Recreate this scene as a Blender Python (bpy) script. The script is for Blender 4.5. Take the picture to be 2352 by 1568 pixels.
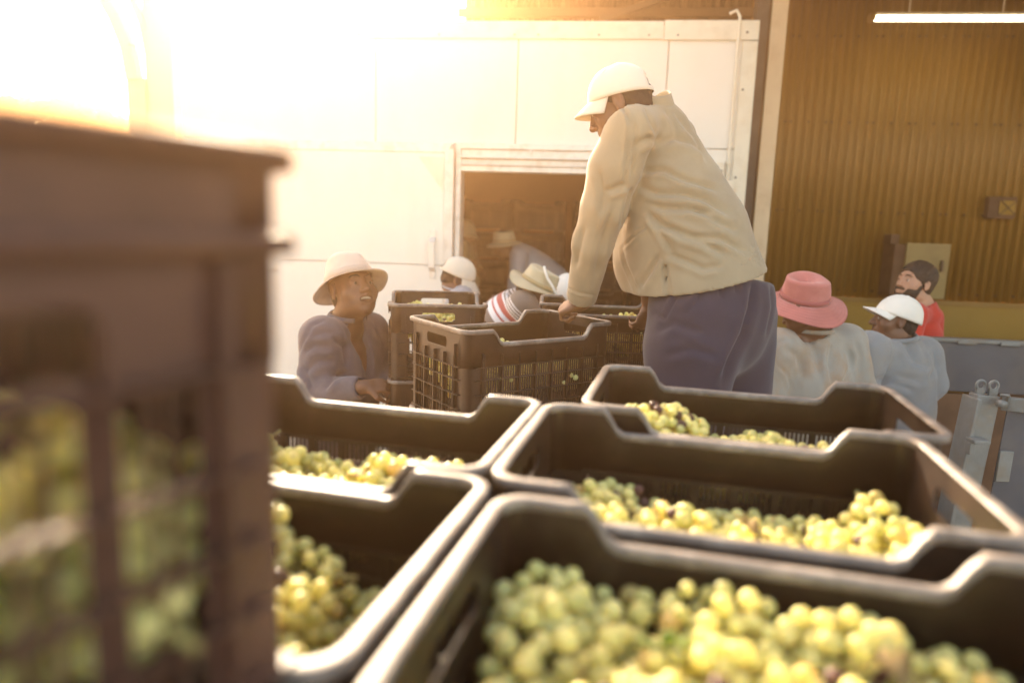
import bpy, bmesh, math, random
import numpy as np
from mathutils import Vector, Matrix, Euler
for o in list(bpy.data.objects): bpy.data.objects.remove(o)
S = bpy.context.scene
C = S.collection
R = math.radians
PI = math.pi

# ------------------------------------------------------------------ camera
CAMZ = 1.98
PITCH, ROLL, FD = R(9.26), R(1.85), 1568.0        # FD: focal length in pixels of a 2352 px wide picture
cd = bpy.data.cameras.new('camera'); cam = bpy.data.objects.new('camera', cd); C.objects.link(cam)
FW = Vector((0, math.cos(PITCH), -math.sin(PITCH)))
_r = Vector((1, 0, 0)); _u = _r.cross(FW)
RT = _r * math.cos(ROLL) + _u * math.sin(ROLL); UP = -_r * math.sin(ROLL) + _u * math.cos(ROLL)
m = Matrix((RT, UP, -FW)).transposed().to_4x4(); m.translation = Vector((0, 0, CAMZ)); cam.matrix_world = m
cd.lens = 24; cd.sensor_width = 36; cd.clip_start = 0.02; cd.clip_end = 3000
cd.dof.use_dof = True; cd.dof.focus_distance = 2.3; cd.dof.aperture_fstop = 1.4; cd.dof.aperture_blades = 9
S.camera = cam
CAMP = Vector((0, 0, CAMZ))
def at(x, y, Y):
    """point of the scene seen at (x, y) of the 2352x1568 photograph at world depth Y"""
    d = FW * FD + RT * (x - 1176) - UP * (y - 784)
    return CAMP + d * (Y / d.y)
def px(P):
    """numpy Nx3 -> pixel Nx2"""
    P = np.asarray(P, float) - np.array(CAMP)
    d = P @ np.array(FW)
    return np.stack([1176 + FD * (P @ np.array(RT)) / d, 784 - FD * (P @ np.array(UP)) / d], -1)

# ------------------------------------------------------------------ light
SUNV = (FW * FD + RT * (600 - 1176) - UP * (-270 - 784)).normalized()
sun_el = math.asin(SUNV.z); sun_az = math.atan2(SUNV.x, SUNV.y)
w = bpy.data.worlds.new('World'); S.world = w; w.use_nodes = True
nt = w.node_tree; bg = nt.nodes['Background']
sky = nt.nodes.new('ShaderNodeTexSky'); sky.sky_type = 'NISHITA'; sky.sun_disc = False
sky.sun_elevation = sun_el; sky.sun_rotation = sun_az; sky.altitude = 200; sky.air_density = 1.0; sky.dust_density = 4.0; sky.ozone_density = 0.6
wt = nt.nodes.new('ShaderNodeMixRGB'); wt.blend_type = 'MULTIPLY'; wt.inputs[0].default_value = 1; wt.inputs[2].default_value = (1, .88, .72, 1)
nt.links.new(sky.outputs[0], wt.inputs[1]); nt.links.new(wt.outputs[0], bg.inputs[0]); bg.inputs[1].default_value = 0.15
sl = bpy.data.lights.new('sun', 'SUN'); so = bpy.data.objects.new('sun', sl); C.objects.link(so)
sl.energy = 3.0; sl.angle = R(0.6); sl.color = (1.0, 0.84, 0.62)
so.rotation_euler = SUNV.to_track_quat('Z', 'Y').to_euler()
S.view_settings.view_transform = 'Standard'; S.view_settings.look = 'None'
S.view_settings.exposure = 2.75; S.view_settings.gamma = 1.0
S.cycles.volume_bounces = 0
S.cycles.sample_clamp_indirect = 8.0

HAZECOL = (1.0, .57, .27, 1); HAZE = .024; HAZEG = .79
# ------------------------------------------------------------------ helpers
def tag(o, label=None, cat=None, group=None, kind=None):
    if label: o['label'] = label
    if cat: o['category'] = cat
    if group: o['group'] = group
    if kind: o['kind'] = kind
    return o
def empty(name, loc=(0, 0, 0), rz=0.0, label=None, cat=None, group=None):
    o = bpy.data.objects.new(name, None); C.objects.link(o); o.empty_display_size = .1
    o.location = loc; o.rotation_euler = (0, 0, rz)
    return tag(o, label, cat, group)
def link(name, me, mat=None, parent=None, smooth=False):
    o = bpy.data.objects.new(name, me); C.objects.link(o)
    if mat and not me.materials: me.materials.append(mat)
    if parent: o.parent = parent
    if smooth:
        me.polygons.foreach_set('use_smooth', [True] * len(me.polygons)); me.update()
    return o
class MB:
    """collects boxes, tubes and prisms into ONE mesh"""
    def __init__(s): s.v = []; s.f = []
    def add(s, vs, fs):
        b = len(s.v); s.v += [tuple(v) for v in vs]; s.f += [tuple(b + i for i in f) for f in fs]; return s
    def box(s, x0, x1, y0, y1, z0, z1, M=None):
        vs = [Vector((x, y, z)) for x in (x0, x1) for y in (y0, y1) for z in (z0, z1)]
        if M: vs = [M @ v for v in vs]
        return s.add(vs, [(0, 1, 3, 2), (4, 6, 7, 5), (0, 4, 5, 1), (2, 3, 7, 6), (0, 2, 6, 4), (1, 5, 7, 3)])
    def bar(s, a, b, w, h, up=(0, 0, 1)):
        a = Vector(a); b = Vector(b); d = (b - a); L = d.length; d.normalize()
        u = Vector(up); x = d.cross(u)
        if x.length < 1e-4: x = d.cross(Vector((0, 1, 0)))
        x.normalize(); z = x.cross(d)
        M = Matrix((x, d, z)).transposed().to_4x4(); M.translation = a
        return s.box(-w / 2, w / 2, 0, L, -h / 2, h / 2, M)
    def tube(s, pts, r, n=10, closed=False):
        pts = [Vector(p) for p in pts]; rs = r if isinstance(r, (list, tuple)) else [r] * len(pts)
        rings = []; pn = None
        for i, p in enumerate(pts):
            if closed: t = pts[(i + 1) % len(pts)] - pts[i - 1]
            else: t = pts[min(i + 1, len(pts) - 1)] - pts[max(i - 1, 0)]
            t.normalize()
            if pn is None:
                pn = t.orthogonal().normalized()
            else:
                pn = (pn - t * pn.dot(t)).normalized()
            bn = t.cross(pn)
            rings.append([p + (pn * math.cos(2 * PI * k / n) + bn * math.sin(2 * PI * k / n)) * rs[i] for k in range(n)])
        vs = [v for q in rings for v in q]; fs = []
        m_ = len(pts) if closed else len(pts) - 1
        for i in range(m_):
            j = (i + 1) % len(pts)
            for k in range(n):
                fs.append((i * n + k, i * n + (k + 1) % n, j * n + (k + 1) % n, j * n + k))
        if not closed:
            fs.append(tuple(range(n))[::-1]); fs.append(tuple((len(pts) - 1) * n + k for k in range(n)))
        return s.add(vs, fs)
    def prism(s, poly, z0, z1, M=None):
        n = len(poly); vs = [Vector((p[0], p[1], z0)) for p in poly] + [Vector((p[0], p[1], z1)) for p in poly]
        if M: vs = [M @ v for v in vs]
        return s.add(vs, [tuple(range(n))[::-1], tuple(range(n, 2 * n))] + [(i, (i + 1) % n, n + (i + 1) % n, n + i) for i in range(n)])
    def grid(s, fn, nu, nv, cu=False):
        vs = [fn(i / (nu if cu else nu - 1), j / (nv - 1)) for i in range(nu) for j in range(nv)]
        fs = []
        for i in range(nu if cu else nu - 1):
            for j in range(nv - 1):
                i2 = (i + 1) % nu
                fs.append((i * nv + j, i2 * nv + j, i2 * nv + j + 1, i * nv + j + 1))
        return s.add(vs, fs)
    def mesh(s, name):
        me = bpy.data.meshes.new(name); me.from_pydata(s.v, [], s.f); me.update()
        bm = bmesh.new(); bm.from_mesh(me); bmesh.ops.recalc_face_normals(bm, faces=bm.faces); bm.to_mesh(me); bm.free()
        return me
    def build(s, name, mat, parent=None, smooth=False, bevel=0.0, solid=0.0, sub=0, offs=0.0):
        o = link(name, s.mesh(name), mat, parent, smooth)
        if solid:
            q = o.modifiers.new('s', 'SOLIDIFY'); q.thickness = solid; q.offset = offs
        if bevel:
            q = o.modifiers.new('b', 'BEVEL'); q.width = bevel; q.segments = 2; q.limit_method = 'ANGLE'; q.angle_limit = R(40)
        if sub:
            q = o.modifiers.new('u', 'SUBSURF'); q.levels = sub; q.render_levels = sub
        return o

# ------------------------------------------------------------------ materials
MATS = {}
def mat(name, col, rough=.7, metal=0.0, var=.12, scale=6.0, bump=0.0, bscale=60.0, sss=0.0, ssr=(.01, .005, .003), trans=0.0,
        stain=None, stain_amt=.5, stain_scale=3.0, spec=.5, coat=0.0, coord='Object', stretch=(1, 1, 1), dist=.002, emis=None):
    if name in MATS: return MATS[name]
    m = bpy.data.materials.new(name); m.use_nodes = True; MATS[name] = m
    n = m.node_tree.nodes; l = m.node_tree.links; b = n['Principled BSDF']
    tc = n.new('ShaderNodeTexCoord'); mp = n.new('ShaderNodeMapping'); l.new(tc.outputs[coord], mp.inputs[0]); mp.inputs['Scale'].default_value = stretch
    nz = n.new('ShaderNodeTexNoise'); nz.inputs['Scale'].default_value = scale; nz.inputs['Detail'].default_value = 5; nz.inputs['Roughness'].default_value = .6
    l.new(mp.outputs[0], nz.inputs[0])
    cr = n.new('ShaderNodeValToRGB')
    lo = [c * (1 - var) for c in col]; hi = [min(1, c * (1 + var)) for c in col]
    cr.color_ramp.elements[0].color = (*lo, 1); cr.color_ramp.elements[1].color = (*hi, 1)
    cr.color_ramp.elements[0].position = .3; cr.color_ramp.elements[1].position = .7
    l.new(nz.outputs[0], cr.inputs[0]); out = cr.outputs[0]
    if stain:
        n2 = n.new('ShaderNodeTexNoise'); n2.inputs['Scale'].default_value = stain_scale; n2.inputs['Detail'].default_value = 8; n2.inputs['Roughness'].default_value = .65
        l.new(mp.outputs[0], n2.inputs[0])
        c2 = n.new('ShaderNodeValToRGB'); c2.color_ramp.elements[0].position = .48; c2.color_ramp.elements[1].position = .68
        c2.color_ramp.elements[0].color = (0, 0, 0, 1); c2.color_ramp.elements[1].color = (stain_amt,) * 3 + (1,)
        l.new(n2.outputs[0], c2.inputs[0])
        mx = n.new('ShaderNodeMixRGB'); l.new(c2.outputs[0], mx.inputs[0]); l.new(out, mx.inputs[1]); mx.inputs[2].default_value = (*stain, 1)
        out = mx.outputs[0]
    l.new(out, b.inputs['Base Color'])
    b.inputs['Roughness'].default_value = rough; b.inputs['Metallic'].default_value = metal
    b.inputs['Specular IOR Level'].default_value = spec; b.inputs['Coat Weight'].default_value = coat
    if sss:
        b.inputs['Subsurface Weight'].default_value = sss; b.inputs['Subsurface Radius'].default_value = ssr; b.inputs['Subsurface Scale'].default_value = 1.0
    if bump:
        n3 = n.new('ShaderNodeTexNoise'); n3.inputs['Scale'].default_value = bscale; n3.inputs['Detail'].default_value = 4
        l.new(mp.outputs[0], n3.inputs[0])
        bp = n.new('ShaderNodeBump'); bp.inputs['Strength'].default_value = bump; bp.inputs['Distance'].default_value = dist
        l.new(n3.outputs[0], bp.inputs['Height']); l.new(bp.outputs[0], b.inputs['Normal'])
    if trans:
        t = n.new('ShaderNodeBsdfTranslucent'); l.new(out, t.inputs[0]); ms = n.new('ShaderNodeMixShader'); ms.inputs[0].default_value = trans
        l.new(b.outputs[0], ms.inputs[1]); l.new(t.outputs[0], ms.inputs[2]); l.new(ms.outputs[0], n['Material Output'].inputs[0])
    if emis:
        b.inputs['Emission Color'].default_value = (*emis[:3], 1); b.inputs['Emission Strength'].default_value = emis[3]
    return m
# ------------------------------------------------------------------ materials of the setting
m_ground = mat('dusty concrete', (.36, .30, .23), .9, var=.18, scale=1.5, bump=.3, bscale=30, stain=(.2, .16, .12), stain_amt=.6, stain_scale=.8)
m_white = mat('white sandwich panel', (.84, .81, .74), .5, var=.025, scale=2, stain=(.72, .64, .5), stain_amt=.22, stain_scale=2.2, stretch=(1, 1, .35))
m_trim = mat('cream trim', (.80, .75, .62), .5, var=.04, scale=5, stain=(.55, .45, .3), stain_amt=.35, stain_scale=7)
m_alu = mat('aluminium track', (.72, .70, .66), .4, .3, var=.06, scale=12, stain=(.4, .33, .25), stain_amt=.4, stain_scale=14)
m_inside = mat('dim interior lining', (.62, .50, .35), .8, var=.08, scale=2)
m_insfl = mat('interior floor', (.2, .16, .12), .8, var=.2, scale=3)
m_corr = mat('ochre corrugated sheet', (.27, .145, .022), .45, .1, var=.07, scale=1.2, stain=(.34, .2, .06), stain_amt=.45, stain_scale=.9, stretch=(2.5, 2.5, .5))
m_plast = mat('ochre plaster', (.36, .22, .045), .9, var=.06, scale=3, bump=.15, bscale=40, stain=(.4, .28, .1), stain_amt=.4, stain_scale=1.4)
m_screw = mat('screw heads', (.08, .05, .03), .6)
m_beamd = mat('dark grey steel', (.075, .065, .055), .6, .2, var=.25, scale=9, bump=.1)
m_beamc = mat('cream steel flange', (.66, .53, .36), .6, var=.05, scale=3, stain=(.42, .28, .15), stain_amt=.4, stain_scale=5)
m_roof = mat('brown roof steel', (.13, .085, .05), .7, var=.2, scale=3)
m_blk = mat('black plastic bits', (.03, .03, .03), .4)
m_bluep = mat('blue grey painted steel', (.085, .09, .105), .5, .1, var=.15, scale=4, bump=.1, bscale=12, stain=(.16, .14, .12), stain_amt=.4, stain_scale=6)
m_bluel = mat('pale blue grey steel', (.20, .21, .205), .45, .2, var=.15, scale=14, bump=.6, bscale=45, stain=(.2, .16, .11), stain_amt=.5, stain_scale=9)
m_rusty = mat('rusty brown steel', (.16, .085, .045), .8, var=.3, scale=6, bump=.2, stain=(.07, .045, .03), stain_amt=.7, stain_scale=5)
m_wood = mat('deck timber', (.22, .16, .11), .85, var=.25, scale=5, stretch=(1, 12, 1), bump=.2)
m_rubber = mat('tyre rubber', (.03, .03, .03), .9)

# ------------------------------------------------------------------ ground
g = MB(); N_ = 40
def gfn(u, v):
    x = (u - .5); y = (v - .5); X = math.copysign(abs(x) ** 2.2, x) * 2 ** 2.2 * 900; Y = math.copysign(abs(y) ** 2.2, y) * 2 ** 2.2 * 900
    r = math.hypot(X, Y)
    return (X, Y, 0.0)
g.grid(gfn, 61, 61); gr = g.build('ground', m_ground, smooth=True); tag(gr, kind='structure')

# ------------------------------------------------------------------ the white cold room
A6 = R(-6)
cold = empty('cold_room', (0, 5.2, 0), A6, 'white cold room building of smooth panels with a wide open doorway', 'building')
WM = Matrix.Translation((0, 5.2, 0)) @ Matrix.Rotation(A6, 4, 'Z')
X0, X1, TOP = -2.62, 1.60, 3.40
ox0, ox1, oz1 = -.445, 1.22, 2.40
b = MB()   # panels with 5 mm joints
seams = [X0, -1.08, -.022, 1.045, X1]
for i in range(4):
    a, c = seams[i] + .003, seams[i + 1] - .003
    b.box(a, c, 0, .08, 2.60, TOP)
for a, c in ((X0, -1.08), (-1.074, ox0)):
    b.box(a, c - .003, 0, .08, 0.02, 1.60); b.box(a, c - .003, 0, .08, 1.605, 2.594)
b.box(ox0 + .0, ox1, 0, .08, oz1, 2.594); b.box(ox1 + .003, X1, 0, .08, .02, 2.594)
b.build('front_wall', m_white, cold, bevel=.002)
b = MB(); b.box(X0, X1, .082, .10, 2.41, TOP - .01); b.box(X0, ox0 - .01, .082, .10, 0, 2.41); b.box(ox1 + .01, X1, .082, .1, 0, 2.41); b.build('wall_core', m_trim, cold)
b = MB(); b.box(X0, X0 + .08, .102, 4.2, 0, TOP); b.build('side_wall', m_white, cold)
b = MB(); b.box(X1 - .08, X1, .102, 4.2, 0, TOP); b.build('side_wall', m_white, cold)
b = MB(); b.box(X0 + .082, X1 - .082, 4.1, 4.2, 0, TOP); b.build('back_wall', m_inside, cold)
b = MB(); b.box(X0 + .082, X1 - .082, .102, 4.098, 3.0, 3.05); b.build('ceiling', m_inside, cold)
b = MB(); b.box(X0, X1, -.0, 4.2, TOP + .002, TOP + .03); b.build('roof', m_trim, cold)
b = MB(); b.box(X0 + .082, X1 - .082, .102, 4.098, 0.0, 0.75); b.build('loading_floor', m_insfl, cold)
b = MB(); b.box(X0, 1.0, -.016, -.002, TOP - .065, TOP + .055); b.box(1.004, X1 + .05, -.02, -.002, TOP - .07, TOP + .06); b.build('top_trim', m_trim, cold, bevel=.003)
b = MB(); b.box(X1 - .055, X1 + .05, -.018, -.002, 0, TOP - .075); b.build('corner_trim', m_trim, cold, bevel=.003)
b = MB()
for z in (.6, 1.2, 1.8, 2.4, 3.0, 3.38): b.tube([(X1 - .03, -.02, z), (X1 - .03, -.024, z)], .008, 8)
for x in (-1.2, -.6, -.05, .12, .55, .9, 1.1, 1.52): b.tube([(x, -.022, TOP - .04), (x, -.026, TOP - .04)], .006, 8)
b.build('screw', m_beamd, cold)
# door track above the opening
b = MB()
for z0, z1, d in ((2.56, 2.60, .05), (2.505, 2.558, .03), (2.492, 2.503, .07), (2.455, 2.49, .035), (2.442, 2.453, .06), (2.40, 2.44, .045)):
    b.box(ox0 + .02, ox1 + .05, -d, -.001, z0, z1)
b.box(-2.4, ox0 - .03, -.04, -.001, 2.53, 2.60)
b.build('door_track', m_alu, cold, bevel=.003)
b = MB(); b.tube([(.1, -.05, 2.545), (.1, -.07, 2.545)], .013, 10); b.tube([(-.495, -.07, 2.575), (-.495, -.11, 2.575)], .018, 10); b.build('bolt', m_alu, cold)
# jamb
b = MB(); b.box(ox0 - .012, ox0 + .028, -.05, .11, .75, 2.60); b.build('door_jamb', m_alu, cold, bevel=.003)
b = MB(); b.box(ox1 - .02, ox1 + .03, -.03, .11, .75, 2.40); b.build('door_jamb', m_alu, cold, bevel=.003)
# sliding door leaf in front of the left wall
dr = MB()
dr.box(-1.83, -.53, -.10, -.045, .72, 1.697); dr.box(-1.83, -.53, -.10, -.045, 1.702, 2.52)
door = dr.build('sliding_door', m_white, cold, bevel=.003)
b = MB(); b.box(-.528, -.462, -.108, -.04, .70, 2.54)
for z in (.9, 1.1, 1.3, 1.5, 1.7, 1.9, 2.1, 2.3, 2.45): b.tube([(-.51, -.109, z), (-.51, -.112, z)], .004, 6)
b.build('door_edge', m_alu, door, bevel=.002)
b = MB(); b.prism([(-.72, 2.49), (-.535, 2.49), (-.535, 2.24)], .1015, .104, Matrix(((1, 0, 0, 0), (0, 0, -1, 0), (0, 1, 0, 0), (0, 0, 0, 1)))); b.build('corner_gusset', m_trim, door)
b = MB(); b.box(-.63, -.585, -.109, -.101, 1.60, 1.66); b.box(-.63, -.585, -.109, -.101, 1.90, 1.96)
b.bar((-.6075, -.105, 1.655), (-.6075, -.16, 1.69), .045, .008); b.bar((-.6075, -.16, 1.69), (-.6075, -.16, 1.87), .045, .008, up=(0, 1, 0)); b.bar((-.6075, -.16, 1.87), (-.6075, -.105, 1.905), .045, .008)
b.build('door_handle', m_alu, door, bevel=.002)
# electric bits on the right end of the wall
b = MB(); b.box(1.375, 1.485, -.05, -.003, 2.36, 2.50); b.build('switch_box', m_trim, cold, bevel=.006)
b = MB(); b.box(1.395, 1.44, -.056, -.049, 2.40, 2.475); b.tube([(1.462, -.05, 2.44), (1.462, -.06, 2.44)], .008, 8); b.build('switch', m_beamd, cold, bevel=.002)
b = MB(); b.tube([(1.44, -.02, 3.50), (1.485, -.03, 3.52), (1.51, -.03, 3.48), (1.512, -.03, 3.40), (1.513, -.025, 2.9), (1.513, -.025, 2.40), (1.50, -.025, 2.36), (1.47, -.025, 2.335)], .011, 8)
b.tube([(1.53, -.025, 2.30), (1.53, -.025, 1.5)], .010, 8); b.build('conduit', m_trim, cold, smooth=True)
b = MB(); b.tube([(1.53, -.003, 2.34), (1.53, -.045, 2.34)], .038, 20); b.box(1.495, 1.53, -.035, -.003, 2.49, 2.515); b.tube([(1.50, -.03, 2.502), (1.50, -.04, 2.502)], .008, 6); b.build('junction_box', m_trim, cold, bevel=.004)

# ------------------------------------------------------------------ corrugated shed behind and to the right
shed = empty('corrugated_shed', (0, 5.2, 0), A6, 'tall ochre shed wall of corrugated sheet beside the white cold room', 'building')
PIT = .076; D0 = 1.45
def corr(name, xa, xb, z0, z1, d, par, mt, zs=()):
    b = MB(); n = int((xb - xa) / PIT * 8) + 1
    vs = []
    for i in range(n):
        x = xa + i * PIT / 8; ph = i / 8 * 2 * PI; y = d - .012 * math.sin(ph) - .002 * math.sin(3 * ph)
        vs += [(x, y, z0), (x, y, z1)]
    b.add(vs, [(2 * i, 2 * i + 2, 2 * i + 3, 2 * i + 1) for i in range(n - 1)])
    nf = len(b.f)
    for z in zs:
        k = 0; x = 1.95
        while x < 7.4:
            b.tube([(x, D0 - .008, z), (x, D0 - .02, z)], .009, 7)
            x += (.05 if k % 3 == 2 else .152) if z != 1.53 else .152; k += 1
    o = b.build(name, mt, par, smooth=True, solid=.002)
    if zs:
        o.data.materials.append(m_screw)
        for i in range(nf, len(b.f)): o.data.polygons[i].material_index = 1
    return o
corr('corrugated_wall', 1.82, 7.5, 1.46, 4.15, D0, shed, m_corr, (1.53, 2.24, 3.02, 3.745))
b = MB(); b.box(1.7, 7.5, D0 - .02, D0 + .25, -.2, 1.44); b.build('plinth_wall', m_plast, shed, bevel=.004)
b = MB(); b.box(1.7, 7.5, D0 - .035, D0 + .0, 1.425, 1.47); b.build('flashing', m_corr, shed)
# upper wall above the cold room, and the roof over it
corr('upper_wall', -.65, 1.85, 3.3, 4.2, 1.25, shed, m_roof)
b = MB(); b.box(1.6, 8.6, -3.6, 1.5, 4.14, 4.18); b.box(-.55, 1.6, -.35, 1.5, 4.19, 4.23); b.build('roof', m_roof, shed)  # real roof; its forward reach is added out of view to shade the air
for (ya, z0) in ((.10, 3.98), (1.0, 3.98)):
    b = MB(); b.box(1.86, 7.6, ya, ya + .06, z0, z0 + .158); b.box(1.86, 7.6, ya - .05, ya + .06, z0 - .008, z0); b.build('purlin', m_roof, shed)
b = MB(); b.bar((.55, .9, 3.72), (1.75, .9, 4.12), .05, .05); b.build('brace', m_roof, shed)
b = MB(); b.box(-.70, 1.85, 1.16, 1.22, 3.83, 3.9); b.build('girt', m_roof, shed)
# the I section post in front
b = MB(); b.box(1.845, 1.862, .155, .34, 0, 4.14); b.box(1.79, 1.91, .33, .345, 0, 4.14)
pb = b.build('post_web', m_beamd, shed)
b = MB(); b.box(1.76, 1.87, .135, .153, 0, 4.14); b.build('post_flange', m_beamc, shed, bevel=.002)
b = MB(); b.box(1.665, 1.75, .17, .30, 0, 4.14); b.build('post_channel', m_beamd, shed, bevel=.002)

# small things on the corrugated wall
lampw = empty('wall_lamp', (0, 5.2, 0), A6, 'square caged bulkhead lamp on the corrugated wall near the right edge', 'lamp')
b = MB(); b.box(4.03, 4.26, D0 - .08, D0 - .012, 2.215, 2.405); b.build('housing', m_rusty, lampw, bevel=.006)
b = MB(); b.box(4.12, 4.25, D0 - .088, D0 - .078, 2.25, 2.37); b.build('lens', m_plast, lampw, bevel=.004)
b = MB(); b.bar((4.12, D0 - .1, 2.25), (4.25, D0 - .1, 2.37), .006, .006); b.bar((4.12, D0 - .1, 2.37), (4.25, D0 - .1, 2.25), .006, .006)
for (x, z) in ((4.12, 2.25), (4.25, 2.25), (4.12, 2.37), (4.25, 2.37)): b.bar((x, D0 - .1, z), (x, D0 - .078, z), .006, .006)
b.build('cage', m_screw, lampw)
m_cab = mat('aged ochre enamel', (.30, .215, .075), .5, var=.1, scale=6, stain=(.2, .13, .05), stain_amt=.5, stain_scale=8)
cab = empty('meter_cabinet', (0, 5.2, 0), A6, 'flat ochre cabinet on the shed wall behind the dark haired man', 'cabinet')
b = MB(); b.box(3.22, 3.66, D0 - .25, D0 - .012, 1.50, 1.965); b.build('cabinet_box', m_rusty, cab, bevel=.004)
b = MB(); b.box(3.31, 3.67, D0 - .275, D0 - .252, 1.50, 1.98); b.build('cabinet_door', m_cab, cab, bevel=.003)
b = MB(); b.box(3.60, 3.622, D0 - .295, D0 - .276, 1.74, 1.84); b.build('handle', m_screw, cab, bevel=.003)
b = MB(); b.box(3.20, 3.27, D0 - .2, D0 - .05, 1.967, 2.05); b.build('vent', m_rusty, cab)
# fluorescent lamp
fl = empty('fluorescent_lamp', (0, 5.2, 0), A6, 'long lit fluorescent tube lamp hanging under the shed roof', 'lamp')
b = MB(); b.box(2.72, 3.92, .89, .97, 3.76, 3.78); b.tube([(3.0, .93, 3.78), (3.0, .93, 4.1)], .006, 6); b.tube([(3.7, .93, 3.78), (3.7, .93, 4.1)], .006, 6); b.build('housing', m_trim, fl, bevel=.005)
m_lit = mat('lit diffuser', (.9, .9, .85), .4, emis=(1.0, .92, .66, 1.4))
b = MB(); b.box(2.74, 3.90, .895, .965, 3.728, 3.758); b.build('diffuser', m_lit, fl, bevel=.02)
b = MB(); b.box(2.70, 2.738, .88, .98, 3.722, 3.782); b.build('end_cap', m_corr, fl, bevel=.01)
b = MB(); b.box(3.902, 3.94, .88, .98, 3.722, 3.782); b.build('end_cap', m_corr, fl, bevel=.01)

# brown steel hopper standing in front of the plinth at the right edge
hp = empty('steel_hopper', (0, 5.2, 0), A6, 'brown sloping steel hopper standing by the ochre plinth at the right edge', 'hopper')
zf = Matrix(((1, 0, 0, 0), (0, 0, -1, 0), (0, 1, 0, 0), (0, 0, 0, 1)))
b = MB(); b.prism([(3.55, 1.14), (5.2, 1.14), (5.2, .4), (4.45, .4)], -1.2, -.6, zf); b.build('bin', m_rusty, hp, bevel=.006)
b = MB(); b.box(3.52, 5.22, .57, 1.23, 1.142, 1.165); b.build('top_flange', m_rusty, hp, bevel=.004)
for x, y in ((4.47, .62), (5.15, .62), (4.47, 1.15), (5.15, 1.15)):
    b = MB(); b.box(x, x + .05, y, y + .05, 0, .398); b.build('leg', m_beamd, hp)

# ------------------------------------------------------------------ steel frame at the left, trees
m_frame = mat('cream portal steel', (.50, .42, .28), .6, var=.06, scale=3)
pf = empty('portal_frame', at(352, 500, 6.2) * 1, 0, 'cream steel portal column with a curved knee left of the cold room', 'column')
pf.location.z = 0
def lp(x, y): q = at(x, y, 6.2); return (q.x - pf.location.x, 0, q.z)
b = MB(); xl, xr = lp(294, 200)[0], lp(410, 200)[0]
b.box(xl, xl + .16, -.02, .02, 0, lp(0, 170)[2]); b.build('column_flange', m_frame, pf)
b = MB(); b.box(xr - .20, xr, -.10, .10, 0, 4.9); b.build('column', m_frame, pf)
b = MB(); b.box(xl + .162, xr - .202, -.012, .012, 0, 4.0); b.build('column_web', m_frame, pf)
b = MB(); pts = [lp(310, 185), lp(296, 110), lp(268, 40), lp(215, -50), lp(150, -170)]
for i in range(4): b.bar(pts[i], pts[i + 1], .12, .10)
b.build('knee', m_frame, pf)
b = MB(); pts = [lp(352, 170), lp(330, 60), lp(290, -40)]
for i in range(2): b.bar(pts[i], pts[i + 1], .06, .06)
b.build('brace', m_frame, pf)

m_leaf = mat('pine needles', (.07, .085, .03), .8, var=.35, scale=3, trans=.25)
m_bark = mat('bark', (.13, .09, .06), .9, var=.3, scale=8, bump=.3)
def tree(x, y, h, rw, seed, label, n=2600, name='pine_tree'):
    rd = random.Random(seed); t = empty(name, (x, y, 0), 0, label, 'tree', 'trees beyond the yard')
    b = MB(); b.tube([(0, 0, -.3), (.1, 0, h * .35), (-.1, .1, h * .62), (.1, 0, h * .85)], [h * .028, h * .022, h * .015, h * .006], 9)
    cl = []
    for k in range(9):
        a = rd.uniform(0, 2 * PI); z = h * rd.uniform(.5, .95); r_ = rw * (1.25 - z / h * .6) * rd.uniform(.35, .85)
        c_ = Vector((math.cos(a) * r_, math.sin(a) * r_, z)); cl.append((c_, rw * rd.uniform(.28, .5)))
        b.tube([(0, 0, z * .78), (c_.x * .5, c_.y * .5, z * .9), tuple(c_)], [h * .012, h * .008, h * .004], 6)
    b.build('trunk', m_bark, t, smooth=True)
    f = MB()
    for k in range(n):
        c_, r_ = cl[rd.randrange(len(cl))]
        d = Vector((rd.gauss(0, 1), rd.gauss(0, 1), rd.gauss(0, .6))).normalized() * r_ * rd.random() ** .35
        d.z *= .62; p = c_ + d; s_ = rd.uniform(.06, .15)
        u_ = Vector((rd.gauss(0, 1), rd.gauss(0, 1), rd.gauss(0, 1))).normalized(); v_ = u_.orthogonal().normalized()
        f.add([p - u_ * s_, p + v_ * s_ * .5, p + u_ * s_, p - v_ * s_ * .5], [(0, 1, 2, 3)])
    me = bpy.data.meshes.new('crown'); me.from_pydata(f.v, [], f.f); link('crown', me, m_leaf, t)
for i, (dx, dy, Y, rw, lab) in enumerate(((25, 205, 19, 1.25, 'spreading pine with a flat crown, leftmost tree on the horizon'), (130, 195, 19, 1.45, 'tallest round crowned pine on the horizon at the far left'),
        (75, 222, 21, 1.7, 'low bushy pine crown between the two tall pines'), (200, 222, 21, 1.7, 'low pine crown right of the tallest round pine'), (262, 232, 20, 1.3, 'small pine crown beside the cream steel column'))):
    q = at(dx, dy, Y); tree(q.x, Y, q.z, rw, i + 3, lab)
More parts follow.
